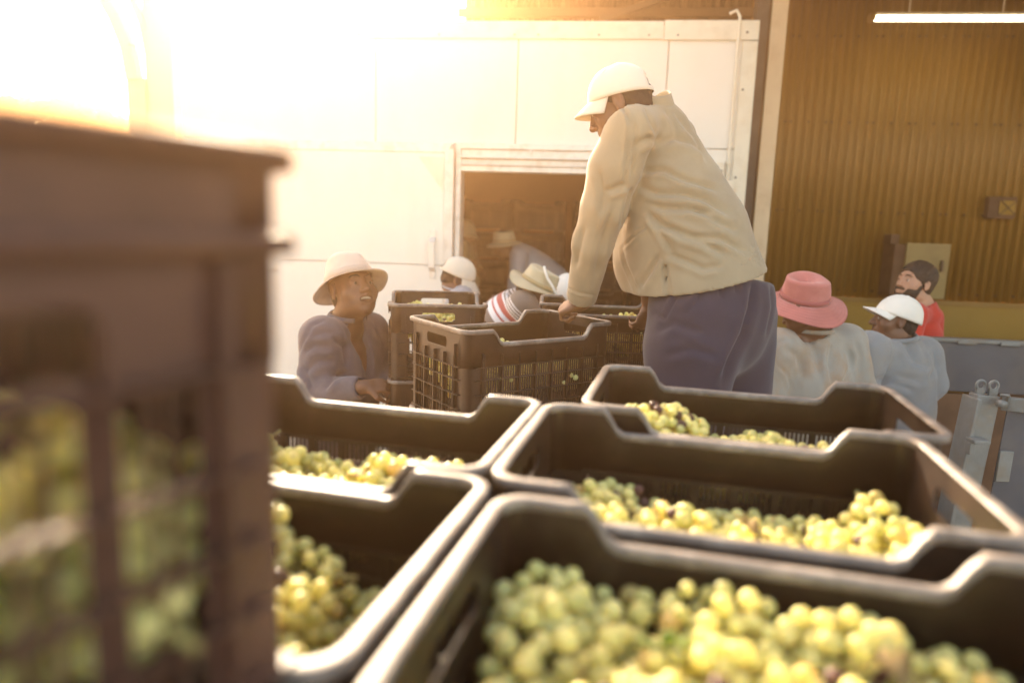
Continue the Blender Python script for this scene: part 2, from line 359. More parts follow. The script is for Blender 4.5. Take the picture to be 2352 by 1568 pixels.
# ------------------------------------------------------------------ crates
m_crate = mat('black brown crate plastic', (.021, .0125, .009), .40, var=.3, scale=18, stain=(.075, .05, .035), stain_amt=.4, stain_scale=9, spec=.5)
m_rim = mat('dusty scuffed crate rim', (.17, .145, .125), .5, var=.3, scale=22, bump=.3, bscale=90, stain=(.38, .34, .29), stain_amt=.8, stain_scale=16)
CL, CW, CH, BAND = .60, .40, .31, .118
def rr(hx, hy, r, n=7):
    p = []
    for cx, cy, a0 in ((hx - r, hy - r, 0), (-hx + r, hy - r, 90), (-hx + r, -hy + r, 180), (hx - r, -hy + r, 270)):
        for k in range(n): a = R(a0 + 90 * k / (n - 1)); p.append((cx + r * math.cos(a), cy + r * math.sin(a)))
    return p
def dens(p, step=.012):
    q = []
    for i in range(len(p)):
        a, b = Vector(p[i]), Vector(p[(i + 1) % len(p)]); n = max(1, int((b - a).length / step))
        for k in range(n): q.append(tuple(a.lerp(b, k / n)))
    return q
def zprof(x, y, H=CH, hx=.3, dip=.042):
    if abs(y) < CW / 2 - .06: return H
    a = abs(x); t = (hx - .105 - a) / .03
    t = max(0, min(1, t)); t = t * t * (3 - 2 * t) * .5 + t * .5
    return H - (dip if H > .1 else .006) * t
m_crate_flare = mat('flare tinted crate plastic', (.085, .038, .025), .5, var=.2, scale=14, stain=(.14, .08, .05), stain_amt=.4, stain_scale=7)  # same crate plastic, warm lens flare tint put into its colour
def crate_parts(root, H=CH, full=True, rim=None, body=None, band=None):
    BAND = band or globals()['BAND']
    m_crate = body or globals()['m_crate']
    path = dens(rr(.3, .2, .042)); n = len(path)
    sec = [(0, -.013), (0, -.003), (.0012, -.0008), (.003, 0), (.013, 0), (.0155, -.0012), (.0165, -.004), (.0165, -.013), (.014, -.013), (.0135, -.005), (.003, -.005), (.0025, -.013)]
    def ring(off, z, hx=.3, hy=.2, r=.042):
        out = []
        for i in range(n):
            x, y = path[i]; a, b_ = Vector(path[i - 1]), Vector(path[(i + 1) % n]); t = (b_ - a).normalized(); nn = Vector((-t.y, t.x))
            out.append((x + nn.x * off, y + nn.y * off, z(x, y)))
        return out
    vs = []; fs = []; k = len(sec)
    rings = [ring(o, lambda x, y, dz=dz: zprof(x, y, H) + dz) for o, dz in sec]
    for i in range(n):
        for j in range(k): vs.append(rings[j][i])
    for i in range(n):
        i2 = (i + 1) % n
        for j in range(k): fs.append((i * k + j, i2 * k + j, i2 * k + (j + 1) % k, i * k + (j + 1) % k))
    MB().add(vs, fs).build('rim', rim or m_rim, root, smooth=True)
    # upper band (everything but the two ends, which carry the handle holes)
    zb = H - BAND if H > .1 else .0
    for sd in (1, -1):
        b = MB()
        for i in range(n):
            i2 = (i + 1) % n
            if path[i][1] * sd < 0 or path[i2][1] * sd < 0: continue
            if abs(path[i][1]) < .2 - .045 and abs(path[i2][1]) < .2 - .045: continue
            q = []
            for ii in (i, i2):
                x, y = path[ii]; a, b_ = Vector(path[ii - 1]), Vector(path[(ii + 1) % n]); t = (b_ - a).normalized(); nn = Vector((-t.y, t.x))
                zt = zprof(x, y, H) - .004
                for off in (.0125, .0152): q += [(x + nn.x * off, y + nn.y * off, zt), (x + nn.x * off, y + nn.y * off, zb)]
            b.add(q, [(0, 1, 5, 4), (2, 6, 7, 3), (1, 3, 7, 5)])
        b.build('upper_band', m_crate, root, smooth=True)
    # corner posts: rounded wall down to the base
    for sx in ((1, -1) if H > .1 else ()):
        for sy in (1, -1):
            b = MB(); pts = []
            for kk in range(8):
                a = R(90 * kk / 7); pts.append((.3 - .042 + .028 * math.cos(a), .2 - .042 + .028 * math.sin(a)))
            pts = [(.286, .125)] + pts + [(.225, .186)]
            o = [(sx * x, sy * y) for x, y in pts]; inn = [(sx * (x - .003 * (x > .2)), sy * (y - .003 * (y > .12))) for x, y in pts]
            for i in range(len(o) - 1):
                q = [(*o[i], 0), (*o[i], zb - .001), (*inn[i], 0), (*inn[i], zb - .001), (*o[i + 1], 0), (*o[i + 1], zb - .001), (*inn[i + 1], 0), (*inn[i + 1], zb - .001)]
                b.add(q, [(0, 4, 5, 1), (2, 3, 7, 6)])
            for (x, y, ex, ey) in ((.286, .128, .010, .0), (.228, .186, .0, .010)):   # edge ribs
                if ex: b.box(*sorted((sx * x, sx * (x + ex))), *sorted((sy * y, sy * (y + .003))), 0, zb + .07)
                else: b.box(*sorted((sx * x, sx * (x + .003))), *sorted((sy * y, sy * (y + ey))), 0, zb + .045)
            b.build('corner_post', m_crate, root, smooth=False)
    rows = [0.012, .058, .104, .150, .196, zb - .002]
    rows = [r_ for r_ in rows if r_ < zb - .02] + [zb - .002]
    for sy in ((1, -1) if H > .1 else ()):
        b = MB(); y0, y1 = sorted((sy * .183, sy * .186)); cells = 7; x0 = -.225; cw_ = .45 / cells
        for c_ in range(cells):
            xa = x0 + c_ * cw_
            if H > .2:
                for k_ in range(6):
                    xx = xa + .006 + k_ * (cw_ - .010) / 6 + .0036
                    b.box(xx, xx + .0056, y0, y1, .0, zb)
        for c_ in range(cells + 1):
            xa = x0 + c_ * cw_
            b.box(xa - .004, xa + .006, y0, y1, 0, zb)
            ya, yb = sorted((sy * .1862, sy * .1965)); b.box(xa, xa + .0025, ya, yb, 0, zb + .04)
        for r_ in rows:
            b.box(x0 - .004, -x0 + .004, y0 - .0004, y1 + .0004, r_, r_ + .007)
            ya, yb = sorted((sy * .1868, sy * .197)); b.box(x0 - .03, -x0 + .03, ya, yb, r_ + .002, r_ + .0045)
        b.build('side_panel', m_crate, root)
    for sx in (1, -1):
        b = MB(); xx0, xx1 = sorted((sx * .2835, sx * .2865)); y0 = -.127; cells = 4; cw_ = .254 / cells
        zt = H - .004; hz0, hz1, hw, hr = H - .070, H - .036, .066, .010
        def half(s):
            p = [(s * .158, zb), (s * .158, zt), (0, zt), (0, hz1)]
            for k_ in range(5): a = R(90 - 90 * k_ / 4); p.append((s * (hw - hr + hr * math.cos(a)), hz1 - hr + hr * math.sin(a)))
            for k_ in range(5): a = R(-90 * k_ / 4); p.append((s * (hw - hr + hr * math.cos(a)), hz0 + hr + hr * math.sin(a)))
            p += [(0, hz0), (0, zb)]
            return p
        MM = Matrix(((0, 0, 1, 0), (1, 0, 0, 0), (0, 1, 0, 0), (0, 0, 0, 1)))
        if H > .1: b.prism(half(1), xx0, xx1, MM); b.prism(half(-1), xx0, xx1, MM)
        else: b.box(xx0, xx1, -.158, .158, 0, zt); b.build('end_panel', m_crate, root); continue
        if H > .2:
            for c_ in range(cells + 1):
                ya = y0 + c_ * cw_
                b.box(xx0, xx1, ya - .009, ya + .009, 0, zb)
                xa, xb = sorted((sx * .2868, sx * .2975)); b.box(xa, xb, ya - .0012, ya + .0013, 0, zb + .035)
            for c_ in range(cells):
                ya = y0 + (c_ + .5) * cw_
                for dd in (-.0085, .004): b.box(xx0, xx1, ya + dd, ya + dd + .0035, 0, zb)
        for r_ in rows:
            xa, xb = sorted((sx * .2872, sx * .298)); b.box(xa, xb, y0 - .03, .157, r_ + .002, r_ + .0045)
            b.box(xx0 - .0004, xx1 + .0004, y0 - .03, .157, r_, r_ + .004)
        b.build('end_panel', m_crate, root)
    b = MB(); b.box(-.285, .285, -.185, .185, 0, .004)
    for k_ in range(9): b.box(-.28 + k_ * .068, -.275 + k_ * .068, -.184, .184, .0042, .010)
    b.build('base', m_crate, root)
def copy_tree(o, parent=None):
    c = o.copy(); C.objects.link(c)
    if parent: c.parent = parent
    for ch in list(o.children): copy_tree(ch, c)
    return c
proto = empty('grape_crate'); crate_parts(proto); used = []
GC = 'black brown vented plastic harvest crates'
def crate(x, y, zbase, a, label, group=GC, src=None):
    s = src or proto
    if s in used: o = copy_tree(s)
    else: o = s; used.append(s)
    o.location = (x, y, zbase); o.rotation_euler = (0, 0, a); tag(o, label, 'crate', group); return o
ZR = CAMZ - .298; ZB = ZR - CH          # rims of the third layer
DECK = ZB - 2 * CH
# ------------------------------------------------------------------ grape bunches
def fruit(name, col, sc=1.0):
    m = mat(name, col, .3, var=.14, scale=40, sss=.6, ssr=(.012, .010, .003), spec=.35)
    n = m.node_tree.nodes; l = m.node_tree.links; bs = n['Principled BSDF']
    src = bs.inputs['Base Color'].links[0].from_socket
    gm = n.new('ShaderNodeNewGeometry'); hs = n.new('ShaderNodeHueSaturation'); mr = n.new('ShaderNodeMapRange')
    l.new(gm.outputs['Random Per Island'], mr.inputs[0]); mr.inputs[3].default_value = .78; mr.inputs[4].default_value = 1.2
    mh = n.new('ShaderNodeMapRange'); l.new(gm.outputs['Random Per Island'], mh.inputs[0]); mh.inputs[3].default_value = .508; mh.inputs[4].default_value = .488
    l.new(mr.outputs[0], hs.inputs['Value']); l.new(mh.outputs[0], hs.inputs['Hue']); l.new(src, hs.inputs['Color']); l.new(hs.outputs[0], bs.inputs['Base Color'])
    t = n.new('ShaderNodeBsdfTranslucent'); l.new(hs.outputs[0], t.inputs[0]); ms = n.new('ShaderNodeMixShader'); ms.inputs[0].default_value = .42
    l.new(bs.outputs[0], ms.inputs[1]); l.new(t.outputs[0], ms.inputs[2]); l.new(ms.outputs[0], n['Material Output'].inputs[0])
    return m
m_grape = fruit('green grape skin', (.84, .80, .35)); m_amber = fruit('amber grape skin', (.74, .60, .24)); m_raisin = fruit('shrivelled grape skin', (.16, .09, .07))
m_stem = mat('grape stalk', (.28, .24, .08), .8, var=.3)
_b = bmesh.new(); bmesh.ops.create_icosphere(_b, subdivisions=2, radius=1); IV = np.array([v.co[:] for v in _b.verts]); IF = np.array([[v.index for v in f.verts] for f in _b.faces]); _b.free()
def bunch_mesh(seed, n=58, L=.082, Wd=.05, T=.042, rb=.0105):
    rs = np.random.RandomState(seed); P = []; tries = 0
    while len(P) < n and tries < 6000:
        tries += 1
        u = rs.uniform(-1, 1); k = (1 - .55 * max(0, u)) * math.sqrt(max(0, 1 - abs(u) ** 3)); a = rs.uniform(0, 2 * PI); q = rs.uniform(.35, 1) ** .5
        p = np.array([u * L, math.cos(a) * Wd * k * q, math.sin(a) * T * k * q])
        if all(np.linalg.norm(p - o) > rb * 1.62 for o in P): P.append(p)
    V = []; F = []; mi = []
    for i, p in enumerate(P):
        r = rb * rs.uniform(.82, 1.12); s = np.array([1, 1, 1]) * r; s[rs.randint(3)] *= 1.1
        V.append(IV * s + p); F.append(IF + i * len(IV)); c_ = rs.rand(); mi += [1 if c_ < .04 else (2 if (c_ > .985 or (seed == 15 and c_ > .8)) else 0)] * len(IF)
    V = np.concatenate(V); F = np.concatenate(F)
    me = bpy.data.meshes.new('berries'); me.from_pydata(V.tolist(), [], F.tolist())
    for m_ in (m_grape, m_amber, m_raisin): me.materials.append(m_)
    me.polygons.foreach_set('material_index', mi); me.polygons.foreach_set('use_smooth', [True] * len(F)); me.update()
    st = MB(); st.tube([(-L * 1.35, .004, .012), (-L, 0, .004), (-L * .4, .003, 0), (L * .2, -.003, 0), (L * .7, 0, 0)], [.0035, .003, .0026, .002, .001], 6)
    for i in range(0, len(P), 3): st.tube([(P[i][0] - .01, 0, 0), tuple(P[i])], .0009, 4)
    return me, st.mesh('stem')
BM = [bunch_mesh(10 + k, n=52 + 3 * k, L=.080 + .004 * (k % 3)) for k in range(6)]
for _, s_ in BM: s_.materials.append(m_stem)
def bunch(M, k, label, group):
    e = bpy.data.objects.new('grape_bunch', None); C.objects.link(e); e.empty_display_size = .03; e.matrix_world = M
    tag(e, label, 'grapes', group)
    o = bpy.data.objects.new('berries', BM[k][0]); C.objects.link(o); o.parent = e
    o = bpy.data.objects.new('stem', BM[k][1]); C.objects.link(o); o.parent = e
rg = random.Random(4)
def fill(cr, level, label, nx=6, ny=4, under=True, rngx=(-.235, .235), hump=None, rngy=(-.14, .14)):
    a = cr.rotation_euler.z; L = cr.location
    MW = Matrix.Translation(L) @ Matrix.Rotation(a, 4, 'Z')
    grp = label.split('|')[0]; lab = label.split('|')[1]
    for lay in ((0, 1) if under else (0,)):
        for i in range(nx - lay):
            for j in range(ny - lay):
                x = rngx[0] + (rngx[1] - rngx[0]) * (i + .5 * lay) / (nx - 1) + rg.uniform(-.018, .018)
                y = rngy[0] + (rngy[1] - rngy[0]) * (j + .5 * lay) / (ny - 1) + rg.uniform(-.014, .014)
                z = level - .045 * lay + rg.uniform(-.022, .020)
                if hump: z += hump(x, y)
                x = max(-.225, min(.225, x)); y = max(-.135, min(.135, y))
                ang = rg.uniform(0, 2 * PI)
                if abs(y) > .10: ang = rg.choice([0, PI]) + rg.uniform(-.25, .25)
                if abs(x) > .2: ang = rg.choice([PI / 2, -PI / 2]) + rg.uniform(-.25, .25); 
                if abs(x) > .2 and abs(y) > .10: y *= .72
                s = rg.uniform(.9, 1.08)
                M = MW @ Matrix.Translation((x, y, z)) @ Matrix.Rotation(ang, 4, 'Z') @ Matrix.Rotation(rg.uniform(-.3, .3), 4, 'Y') @ Matrix.Rotation(rg.uniform(0, 2 * PI), 4, 'X') @ Matrix.Scale(s, 4)
                bunch(M, rg.randrange(6), lab, grp)

# front rows of the load (top layer) and the layers beneath
PL = {'R1': (.461, 1.296, -.243), 'R2': (.310, .920, -.235), 'R3': (.234, .489, -.243), 'L1': (-.274, 1.075, -.238), 'L2': (-.352, .676, -.25)}
NM = {'R1': ('farthest crate of the right row, just below the standing man in blue trousers', 'grapes in the farthest crate of the right row', 'bunch of pale green grapes lying in the crate nearest the blue trousers'),
      'R2': ('middle crate of the right row, grapes piled along its front rim', 'grapes in the middle crate of the right row', 'bunch of pale green grapes lying in the middle crate of the right row'),
      'R3': ('nearest right crate at the bottom edge of the photo, heaped with large grapes', 'grapes in the nearest right crate', 'bunch of big pale green grapes in the nearest right crate, at the bottom edge'),
      'L1': ('rear left crate below the smiling man in the blue jacket, half full of grapes', 'grapes in the rear left crate', 'bunch of yellow green grapes in the rear left crate below the smiling man'),
      'L2': ('front left crate beside the blurred foreground stack, grapes piled at its left', 'grapes in the front left crate', 'bunch of green grapes in the front left crate beside the blurred stack')}
CR = {}
for k, (x, y, a) in PL.items(): CR[k] = crate(x, y, ZB, a, NM[k][0])
fill(CR['R3'], CH - .125, NM['R3'][1] + '|' + NM['R3'][2], hump=lambda x, y: .03 * math.exp(-((x + .02) / .12) ** 2) - .03 * (x > .17))
fill(CR['R2'], CH - .135, NM['R2'][1] + '|' + NM['R2'][2], hump=lambda x, y: -.0 - .06 * max(0, y) / .14 + .012 * math.sin(x * 30))
fill(CR['R1'], CH - .135, NM['R1'][1] + '|' + NM['R1'][2], hump=lambda x, y: -.0 - .03 * max(0, y) / .14 + .055 * math.exp(-((x + .17) / .05) ** 2) + .015 * math.exp(-((x - .05) / .07) ** 2) - .02 * (x > .15))
fill(CR['L1'], CH - .135, NM['L1'][1] + '|' + NM['L1'][2], hump=lambda x, y: -.01 - .03 * max(0, y) / .14 + .015 * math.sin(x * 22))
fill(CR['L2'], CH - .155, NM['L2'][1] + '|' + NM['L2'][2], hump=lambda x, y: -.35 * (x + .05) * (x > -.1) * .4 + .05 * math.exp(-((x + .05) / .12) ** 2) + .03 * (x < 0))
for k, (x, y, a) in PL.items():
    side = 'right' if k[0] == 'R' else 'left'; pos = {'R1': 'far right', 'R2': 'middle right', 'R3': 'near right', 'L1': 'rear left', 'L2': 'front left'}[k]
    for lay in (1, 2):
        crate(x + .002 * lay, y, ZB - lay * CH, a, '%s crate, %s, under the %s open crate' % ('supporting' , 'second layer' if lay == 1 else 'bottom layer', pos))
# three crates by the standing man
def deckstack(x, y, a, lab, low):
    c_ = crate(x, y, ZB, a, lab)
    for lay in (1, 2): crate(x, y + .002 * lay, ZB - lay * CH, a, low % ('second layer' if lay == 1 else 'bottom layer'))
    return c_
# corner-on crate under the man's hand: near corner and directions from the photograph
p0 = Vector((-.139, 1.98)); ux = Vector((math.cos(R(34.5)), math.sin(R(34.5)))); uy = Vector((-ux.y, ux.x)); c2 = p0 + ux * .3 + uy * .2
A2 = deckstack(c2.x, c2.y, R(34.5), 'crate set corner-on under the hand of the standing man', 'crate of the %s under the corner-on crate the man grips')
A1 = deckstack(-.335, 2.97, R(90 + 8), 'crate at the left rear with grapes showing in its handle hole, beside the smiling man', 'crate of the %s under the crate beside the smiling man')
A3 = deckstack(.42, 3.05, R(-3), 'crate behind the legs of the standing man, full to the slots', 'crate of the %s under the crate behind the standing man')
fill(A2, CH - .165, 'grapes in the corner-on crate|bunch of green grapes low in the corner-on crate under the hand', nx=5, ny=3)
fill(A1, CH - .105, 'grapes in the left rear crate|bunch of green grapes in the left rear crate, showing in its handle hole', nx=5, ny=3)
fill(A3, CH - .12, 'grapes in the crate behind the trousers|bunch of green grapes in the crate behind the standing man', nx=5, ny=3)
for cc, lb in ((A2, 'corner-on crate'),):
    pass

# blurred crate close to the camera at the left, its handle end running towards the lens
q = at(745, 600, .43); az = R(29)
fx = Vector((math.sin(az), math.cos(az))); nx_ = Vector((-fx.y, fx.x))
SC = Vector((q.x, q.y)) - fx * .2 + nx_ * .3; SA = math.atan2(-nx_.y, -nx_.x)
L3 = crate(-.455, .262, ZB, -.245, 'hidden left crate under the blurred foreground crate')
crate(-.455, .262, ZB - CH, -.245, 'second layer crate under the blurred foreground crate')
crate(-.455, .262, ZB - 2 * CH, -.245, 'bottom layer crate under the blurred foreground crate')
s1p = empty('grape_crate'); crate_parts(s1p, H=.29, rim=m_crate_flare, body=m_crate_flare, band=.078)
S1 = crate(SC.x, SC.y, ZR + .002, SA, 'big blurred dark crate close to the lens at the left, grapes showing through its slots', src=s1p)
sh = empty('shallow_tray'); crate_parts(sh, H=.052, rim=m_crate_flare, body=m_crate_flare)
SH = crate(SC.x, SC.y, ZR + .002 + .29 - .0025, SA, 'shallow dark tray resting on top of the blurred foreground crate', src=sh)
fill(S1, .29 - .185, 'grapes in the blurred foreground crate|bunch of green grapes seen through the slots of the blurred foreground crate', nx=6, ny=4)

# a few dry vine leaves and stalks among the grapes
m_vl = mat('dry vine leaf', (.34, .24, .10), .8, var=.35, scale=30, trans=.4); m_vg = mat('green vine leaf', (.22, .30, .06), .7, var=.3, scale=30, trans=.4)
def leaf(cr, x, y, z, ang, s, mt, label):
    e = MB(); n = 30; vs = [(0, 0, 0)]
    for i in range(n):
        a = 2 * PI * i / n; r = (.62 + .38 * abs(math.cos(2.5 * a)) ** .7) * (1 - .75 * math.exp(-((a - PI) / .22) ** 2)) * s * (1 + .06 * math.sin(13 * a))
        vs.append((r * math.cos(a), r * math.sin(a), .25 * s * math.sin(3 * a + x * 40) * (r / s) + .3 * s * (r / s) ** 2))
    e.add(vs, [(0, 1 + i, 1 + (i + 1) % n) for i in range(n)])
    o = e.build('vine_leaf', mt, None, smooth=True, solid=.0006)
    a = cr.rotation_euler.z; p = Matrix.Rotation(a, 4, 'Z') @ Vector((x, y, z)); o.location = cr.location + p; o.rotation_euler = (rg.uniform(-.5, .5), rg.uniform(-.5, .5), ang)
    tag(o, label, 'leaf')
leaf(CR['R3'], -.10, .06, CH - .075, .6, .026, m_vg, 'small green vine leaf on the grapes of the nearest right crate, left of its middle')
leaf(CR['R3'], .10, .09, CH - .080, 2.2, .024, m_vl, 'small dry brown leaf on the grapes of the nearest right crate, right of its middle')
leaf(CR['R2'], .03, -.06, CH - .085, 1.2, .026, m_vl, 'dry pinkish brown leaf on the grapes of the middle right crate')
leaf(CR['L2'], .06, .02, CH - .10, 3.0, .026, m_vg, 'yellow green vine leaf on the grapes of the front left crate')
leaf(CR['L1'], .06, -.05, CH - .085, 2.0, .022, m_vl, 'shrivelled brown leaf on the grapes of the rear left crate')
# ------------------------------------------------------------------ signed distance modelling (bodies and clothes)
def V3(v): return np.array(v[:], float)
def axis(lo, hi, base, fines):
    p = [lo]; 
    while p[-1] < hi:
        x = p[-1]; s = base
        for (a, b_, st) in fines:
            if a <= x <= b_: s = min(s, st)
            else:
                d = (a - x) if x < a else (x - b_); s = min(s, st + d * .25)
        p.append(x + s)
    return np.array(p)
class SDF:
    def __init__(s, lo, hi, base, fines=()):
        s.ax = [axis(lo[i], hi[i], base, [(f[0][i], f[1][i], f[2]) for f in fines]) for i in range(3)]
        s.F = np.full([len(a) for a in s.ax], .5, np.float32)
    def blk(s, lo, hi):
        sl = []; 
        for i in range(3):
            a = int(np.searchsorted(s.ax[i], lo[i])); b_ = int(np.searchsorted(s.ax[i], hi[i]))
            if b_ <= a: return None, None
            sl.append(slice(a, b_))
        g = np.meshgrid(*[s.ax[i][sl[i]] for i in range(3)], indexing='ij')
        return tuple(sl), g
    def put(s, fn, lo, hi, k, sub=False):
        m_ = .03 + k; sl, g = s.blk(np.array(lo) - m_, np.array(hi) + m_)
        if sl is None: return s
        d = fn(*g); A = s.F[sl]
        if sub: d = -d; h = np.clip(.5 - .5 * (d - A) / k, 0, 1); s.F[sl] = (d * (1 - h) + A * h) + k * h * (1 - h)
        else: h = np.clip(.5 + .5 * (A - d) / k, 0, 1); s.F[sl] = A * (1 - h) + d * h - k * h * (1 - h)
        return s
    def cone(s, a, b, ra, rb, k=.02, sub=False):
        a = V3(a); b = V3(b); R_ = max(ra, rb); d = b - a; L2 = float(d @ d) + 1e-12
        def fn(X, Y, Z):
            t = np.clip(((X - a[0]) * d[0] + (Y - a[1]) * d[1] + (Z - a[2]) * d[2]) / L2, 0, 1)
            return np.sqrt((X - a[0] - t * d[0]) ** 2 + (Y - a[1] - t * d[1]) ** 2 + (Z - a[2] - t * d[2]) ** 2) - (ra + (rb - ra) * t)
        return s.put(fn, np.minimum(a, b) - R_, np.maximum(a, b) + R_, k, sub)
    def chain(s, pts, rs, k=.02):
        for i in range(len(pts) - 1): s.cone(pts[i], pts[i + 1], rs[i], rs[i + 1], k)
        return s
    def ell(s, c, r, M=None, k=.02, sub=False):
        c = V3(c); r = np.array(r, float); A = np.eye(3) if M is None else np.array([V3(v) for v in M]); R_ = r.max()
        def fn(X, Y, Z):
            x, y, z = X - c[0], Y - c[1], Z - c[2]
            q = [x * A[i][0] + y * A[i][1] + z * A[i][2] for i in range(3)]
            k0 = np.sqrt(sum((q[i] / r[i]) ** 2 for i in range(3))); k1 = np.sqrt(sum((q[i] / r[i] ** 2) ** 2 for i in range(3))) + 1e-9
            return k0 * (k0 - 1) / k1
        return s.put(fn, c - R_, c + R_, k, sub)
    def cut(s, p, n, rad=9.0, k=.004):
        """removes what lies beyond the plane, inside a ball of radius rad"""
        p = V3(p); n = V3(n); n = n / np.linalg.norm(n); sl, g = s.blk(p - rad, p + rad)
        if sl is None: return s
        X, Y, Z = g; d = (X - p[0]) * n[0] + (Y - p[1]) * n[1] + (Z - p[2]) * n[2]
        if rad < 5:
            rr_ = np.sqrt((X - p[0]) ** 2 + (Y - p[1]) ** 2 + (Z - p[2]) ** 2); d = np.minimum(d, (rad - rr_))
        s.F[sl] = np.maximum(s.F[sl], d); return s
    def mesh(s, org=(0, 0, 0)):
        F = s.F; I = F < 0; F32 = F
        c = np.zeros([n - 1 for n in F.shape], np.int8)
        offs = [(i, j, k) for i in (0, 1) for j in (0, 1) for k in (0, 1)]
        n0, n1, n2 = F.shape
        for o in offs: c += I[o[0]:n0 - 1 + o[0], o[1]:n1 - 1 + o[1], o[2]:n2 - 1 + o[2]]
        idx = np.argwhere((c > 0) & (c < 8)); acc = np.zeros((len(idx), 3)); cnt = np.zeros(len(idx))
        for a in offs:
            for axn in range(3):
                if a[axn]: continue
                b = list(a); b[axn] = 1
                ia = idx + a; ib = idx + b
                fa = F[ia[:, 0], ia[:, 1], ia[:, 2]].astype(float); fb = F[ib[:, 0], ib[:, 1], ib[:, 2]].astype(float)
                m_ = (fa < 0) != (fb < 0); t = np.where(m_, fa / np.where(fa == fb, 1, fa - fb), 0)
                for q in range(3):
                    pa = s.ax[q][ia[:, q]]; pb = s.ax[q][ib[:, q]]; acc[:, q] += np.where(m_, pa + t * (pb - pa), 0)
                cnt += m_
        P = acc / cnt[:, None]
        ID = np.full(c.shape, -1, np.int32); ID[idx[:, 0], idx[:, 1], idx[:, 2]] = np.arange(len(idx)); Q = []
        for axn in range(3):
            sl_a = [slice(1, -1)] * 3; sl_b = [slice(1, -1)] * 3; sl_a[axn] = slice(0, -1); sl_b[axn] = slice(1, None)
            A = I[tuple(sl_a)]; B_ = I[tuple(sl_b)]; e = np.argwhere(A != B_)
            if not len(e): continue
            flip = A[e[:, 0], e[:, 1], e[:, 2]]
            base = e.copy()
            for q in range(3):
                if q != axn: base[:, q] += 1
            u, v = [(1, 2), (2, 0), (0, 1)][axn]
            def cell(du, dv):
                z = base.copy(); z[:, u] -= du; z[:, v] -= dv; return ID[z[:, 0], z[:, 1], z[:, 2]]
            q4 = np.stack([cell(1, 1), cell(0, 1), cell(0, 0), cell(1, 0)], 1)
            q4[~flip] = q4[~flip][:, ::-1]; Q.append(q4)
        Q = np.concatenate(Q); Q = Q[(Q >= 0).all(1)]
        return P - np.array(org, float), Q
def npmesh(name, P, Q):
    me = bpy.data.meshes.new(name); me.vertices.add(len(P)); me.vertices.foreach_set('co', P.astype(np.float32).ravel())
    me.loops.add(Q.size); me.loops.foreach_set('vertex_index', Q.astype(np.int32).ravel())
    me.polygons.add(len(Q)); me.polygons.foreach_set('loop_start', np.arange(0, Q.size, Q.shape[1], dtype=np.int32))
    me.polygons.foreach_set('use_smooth', np.ones(len(Q), bool)); me.update(calc_edges=True); me.validate(); return me
def relax(P, Q, it=2, f=.5):
    n = len(P)
    for _ in range(it):
        S_ = np.zeros_like(P); c = np.zeros(n)
        for a, b in ((0, 1), (1, 2), (2, 3), (3, 0)):
            for i, j in ((a, b), (b, a)):
                for q in range(3): S_[:, q] += np.bincount(Q[:, i], P[Q[:, j], q], n)
                c += np.bincount(Q[:, i], minlength=n)
        P = P + f * (S_ / np.maximum(c, 1)[:, None] - P)
    return P
def vnorm(P, Q):
    N = np.cross(P[Q[:, 2]] - P[Q[:, 0]], P[Q[:, 3]] - P[Q[:, 1]]); out = np.zeros_like(P)
    for i in range(4):
        for q in range(3): out[:, q] += np.bincount(Q[:, i], N[:, q], len(P))
    return out / (np.linalg.norm(out, axis=1)[:, None] + 1e-12)
def pnoise(P, sc, seed=0, oct=2):
    rs = np.random.RandomState(seed); v = np.zeros(len(P))
    for o in range(oct):
        for k in range(5):
            d = rs.normal(size=3); d *= sc * (1.9 ** o) / np.linalg.norm(d); e = rs.normal(size=3); e *= sc * .6 * (1.9 ** o) / np.linalg.norm(e)
            v += np.sin(P @ d + 1.7 * np.sin(P @ e + rs.uniform(0, 6)) + rs.uniform(0, 6)) / 5 * .55 ** o
    return v
def folds(P, N, lines, back=False):
    """pushes cloth in along fold lines drawn on the side turned to the yard, with a ridge beside each"""
    D = px(P); vd = P - np.array(CAMP); vd /= np.linalg.norm(vd, axis=1)[:, None]; facing = np.clip(-(vd * N).sum(1) * 3, 0, 1); out = np.zeros(len(P))
    for pts, amp, w_ in lines:
        pts = np.array(pts, float); best = np.full(len(P), 1e9); tt = np.zeros(len(P)); sg = np.zeros(len(P)); L = 0; seg = np.linalg.norm(np.diff(pts, axis=0), axis=1); T = seg.sum()
        for i in range(len(pts) - 1):
            a, b = pts[i], pts[i + 1]; d = b - a; t = np.clip(((D - a) @ d) / (d @ d), 0, 1); q = D - a - t[:, None] * d; dist = np.linalg.norm(q, axis=1)
            m_ = dist < best; best = np.where(m_, dist, best); tt = np.where(m_, (L + t * seg[i]) / T, tt); sg = np.where(m_, np.sign(d[0] * q[:, 1] - d[1] * q[:, 0]), sg); L += seg[i]
        fade = np.clip(np.minimum(tt, 1 - tt) * 6 + .15, 0, 1)
        out += amp * fade * (-np.exp(-np.abs(best / w_) ** 1.35) + .7 * np.exp(-((best - 1.8 * w_) / (1.3 * w_)) ** 2) * (sg > 0) + .3 * np.exp(-((best - 1.8 * w_) / (1.3 * w_)) ** 2) * (sg <= 0))
    return out * facing * 1.3
def cloth(name, sdf, mt, root, lines=(), nz=.003, nsc=22, seed=0, smooth=2, tilt=None):
    P, Q = sdf.mesh(); P = relax(P, Q, smooth)
    N = vnorm(P, Q); P = P + N * (pnoise(P * (1 if tilt is None else np.array(tilt)), nsc, seed) * nz)[:, None]
    if lines: P = P + N * folds(P, N, lines)[:, None]; P = relax(P, Q, 1, .15)
    return link(name, npmesh(name, P - V3(root.location), Q), mt, root)

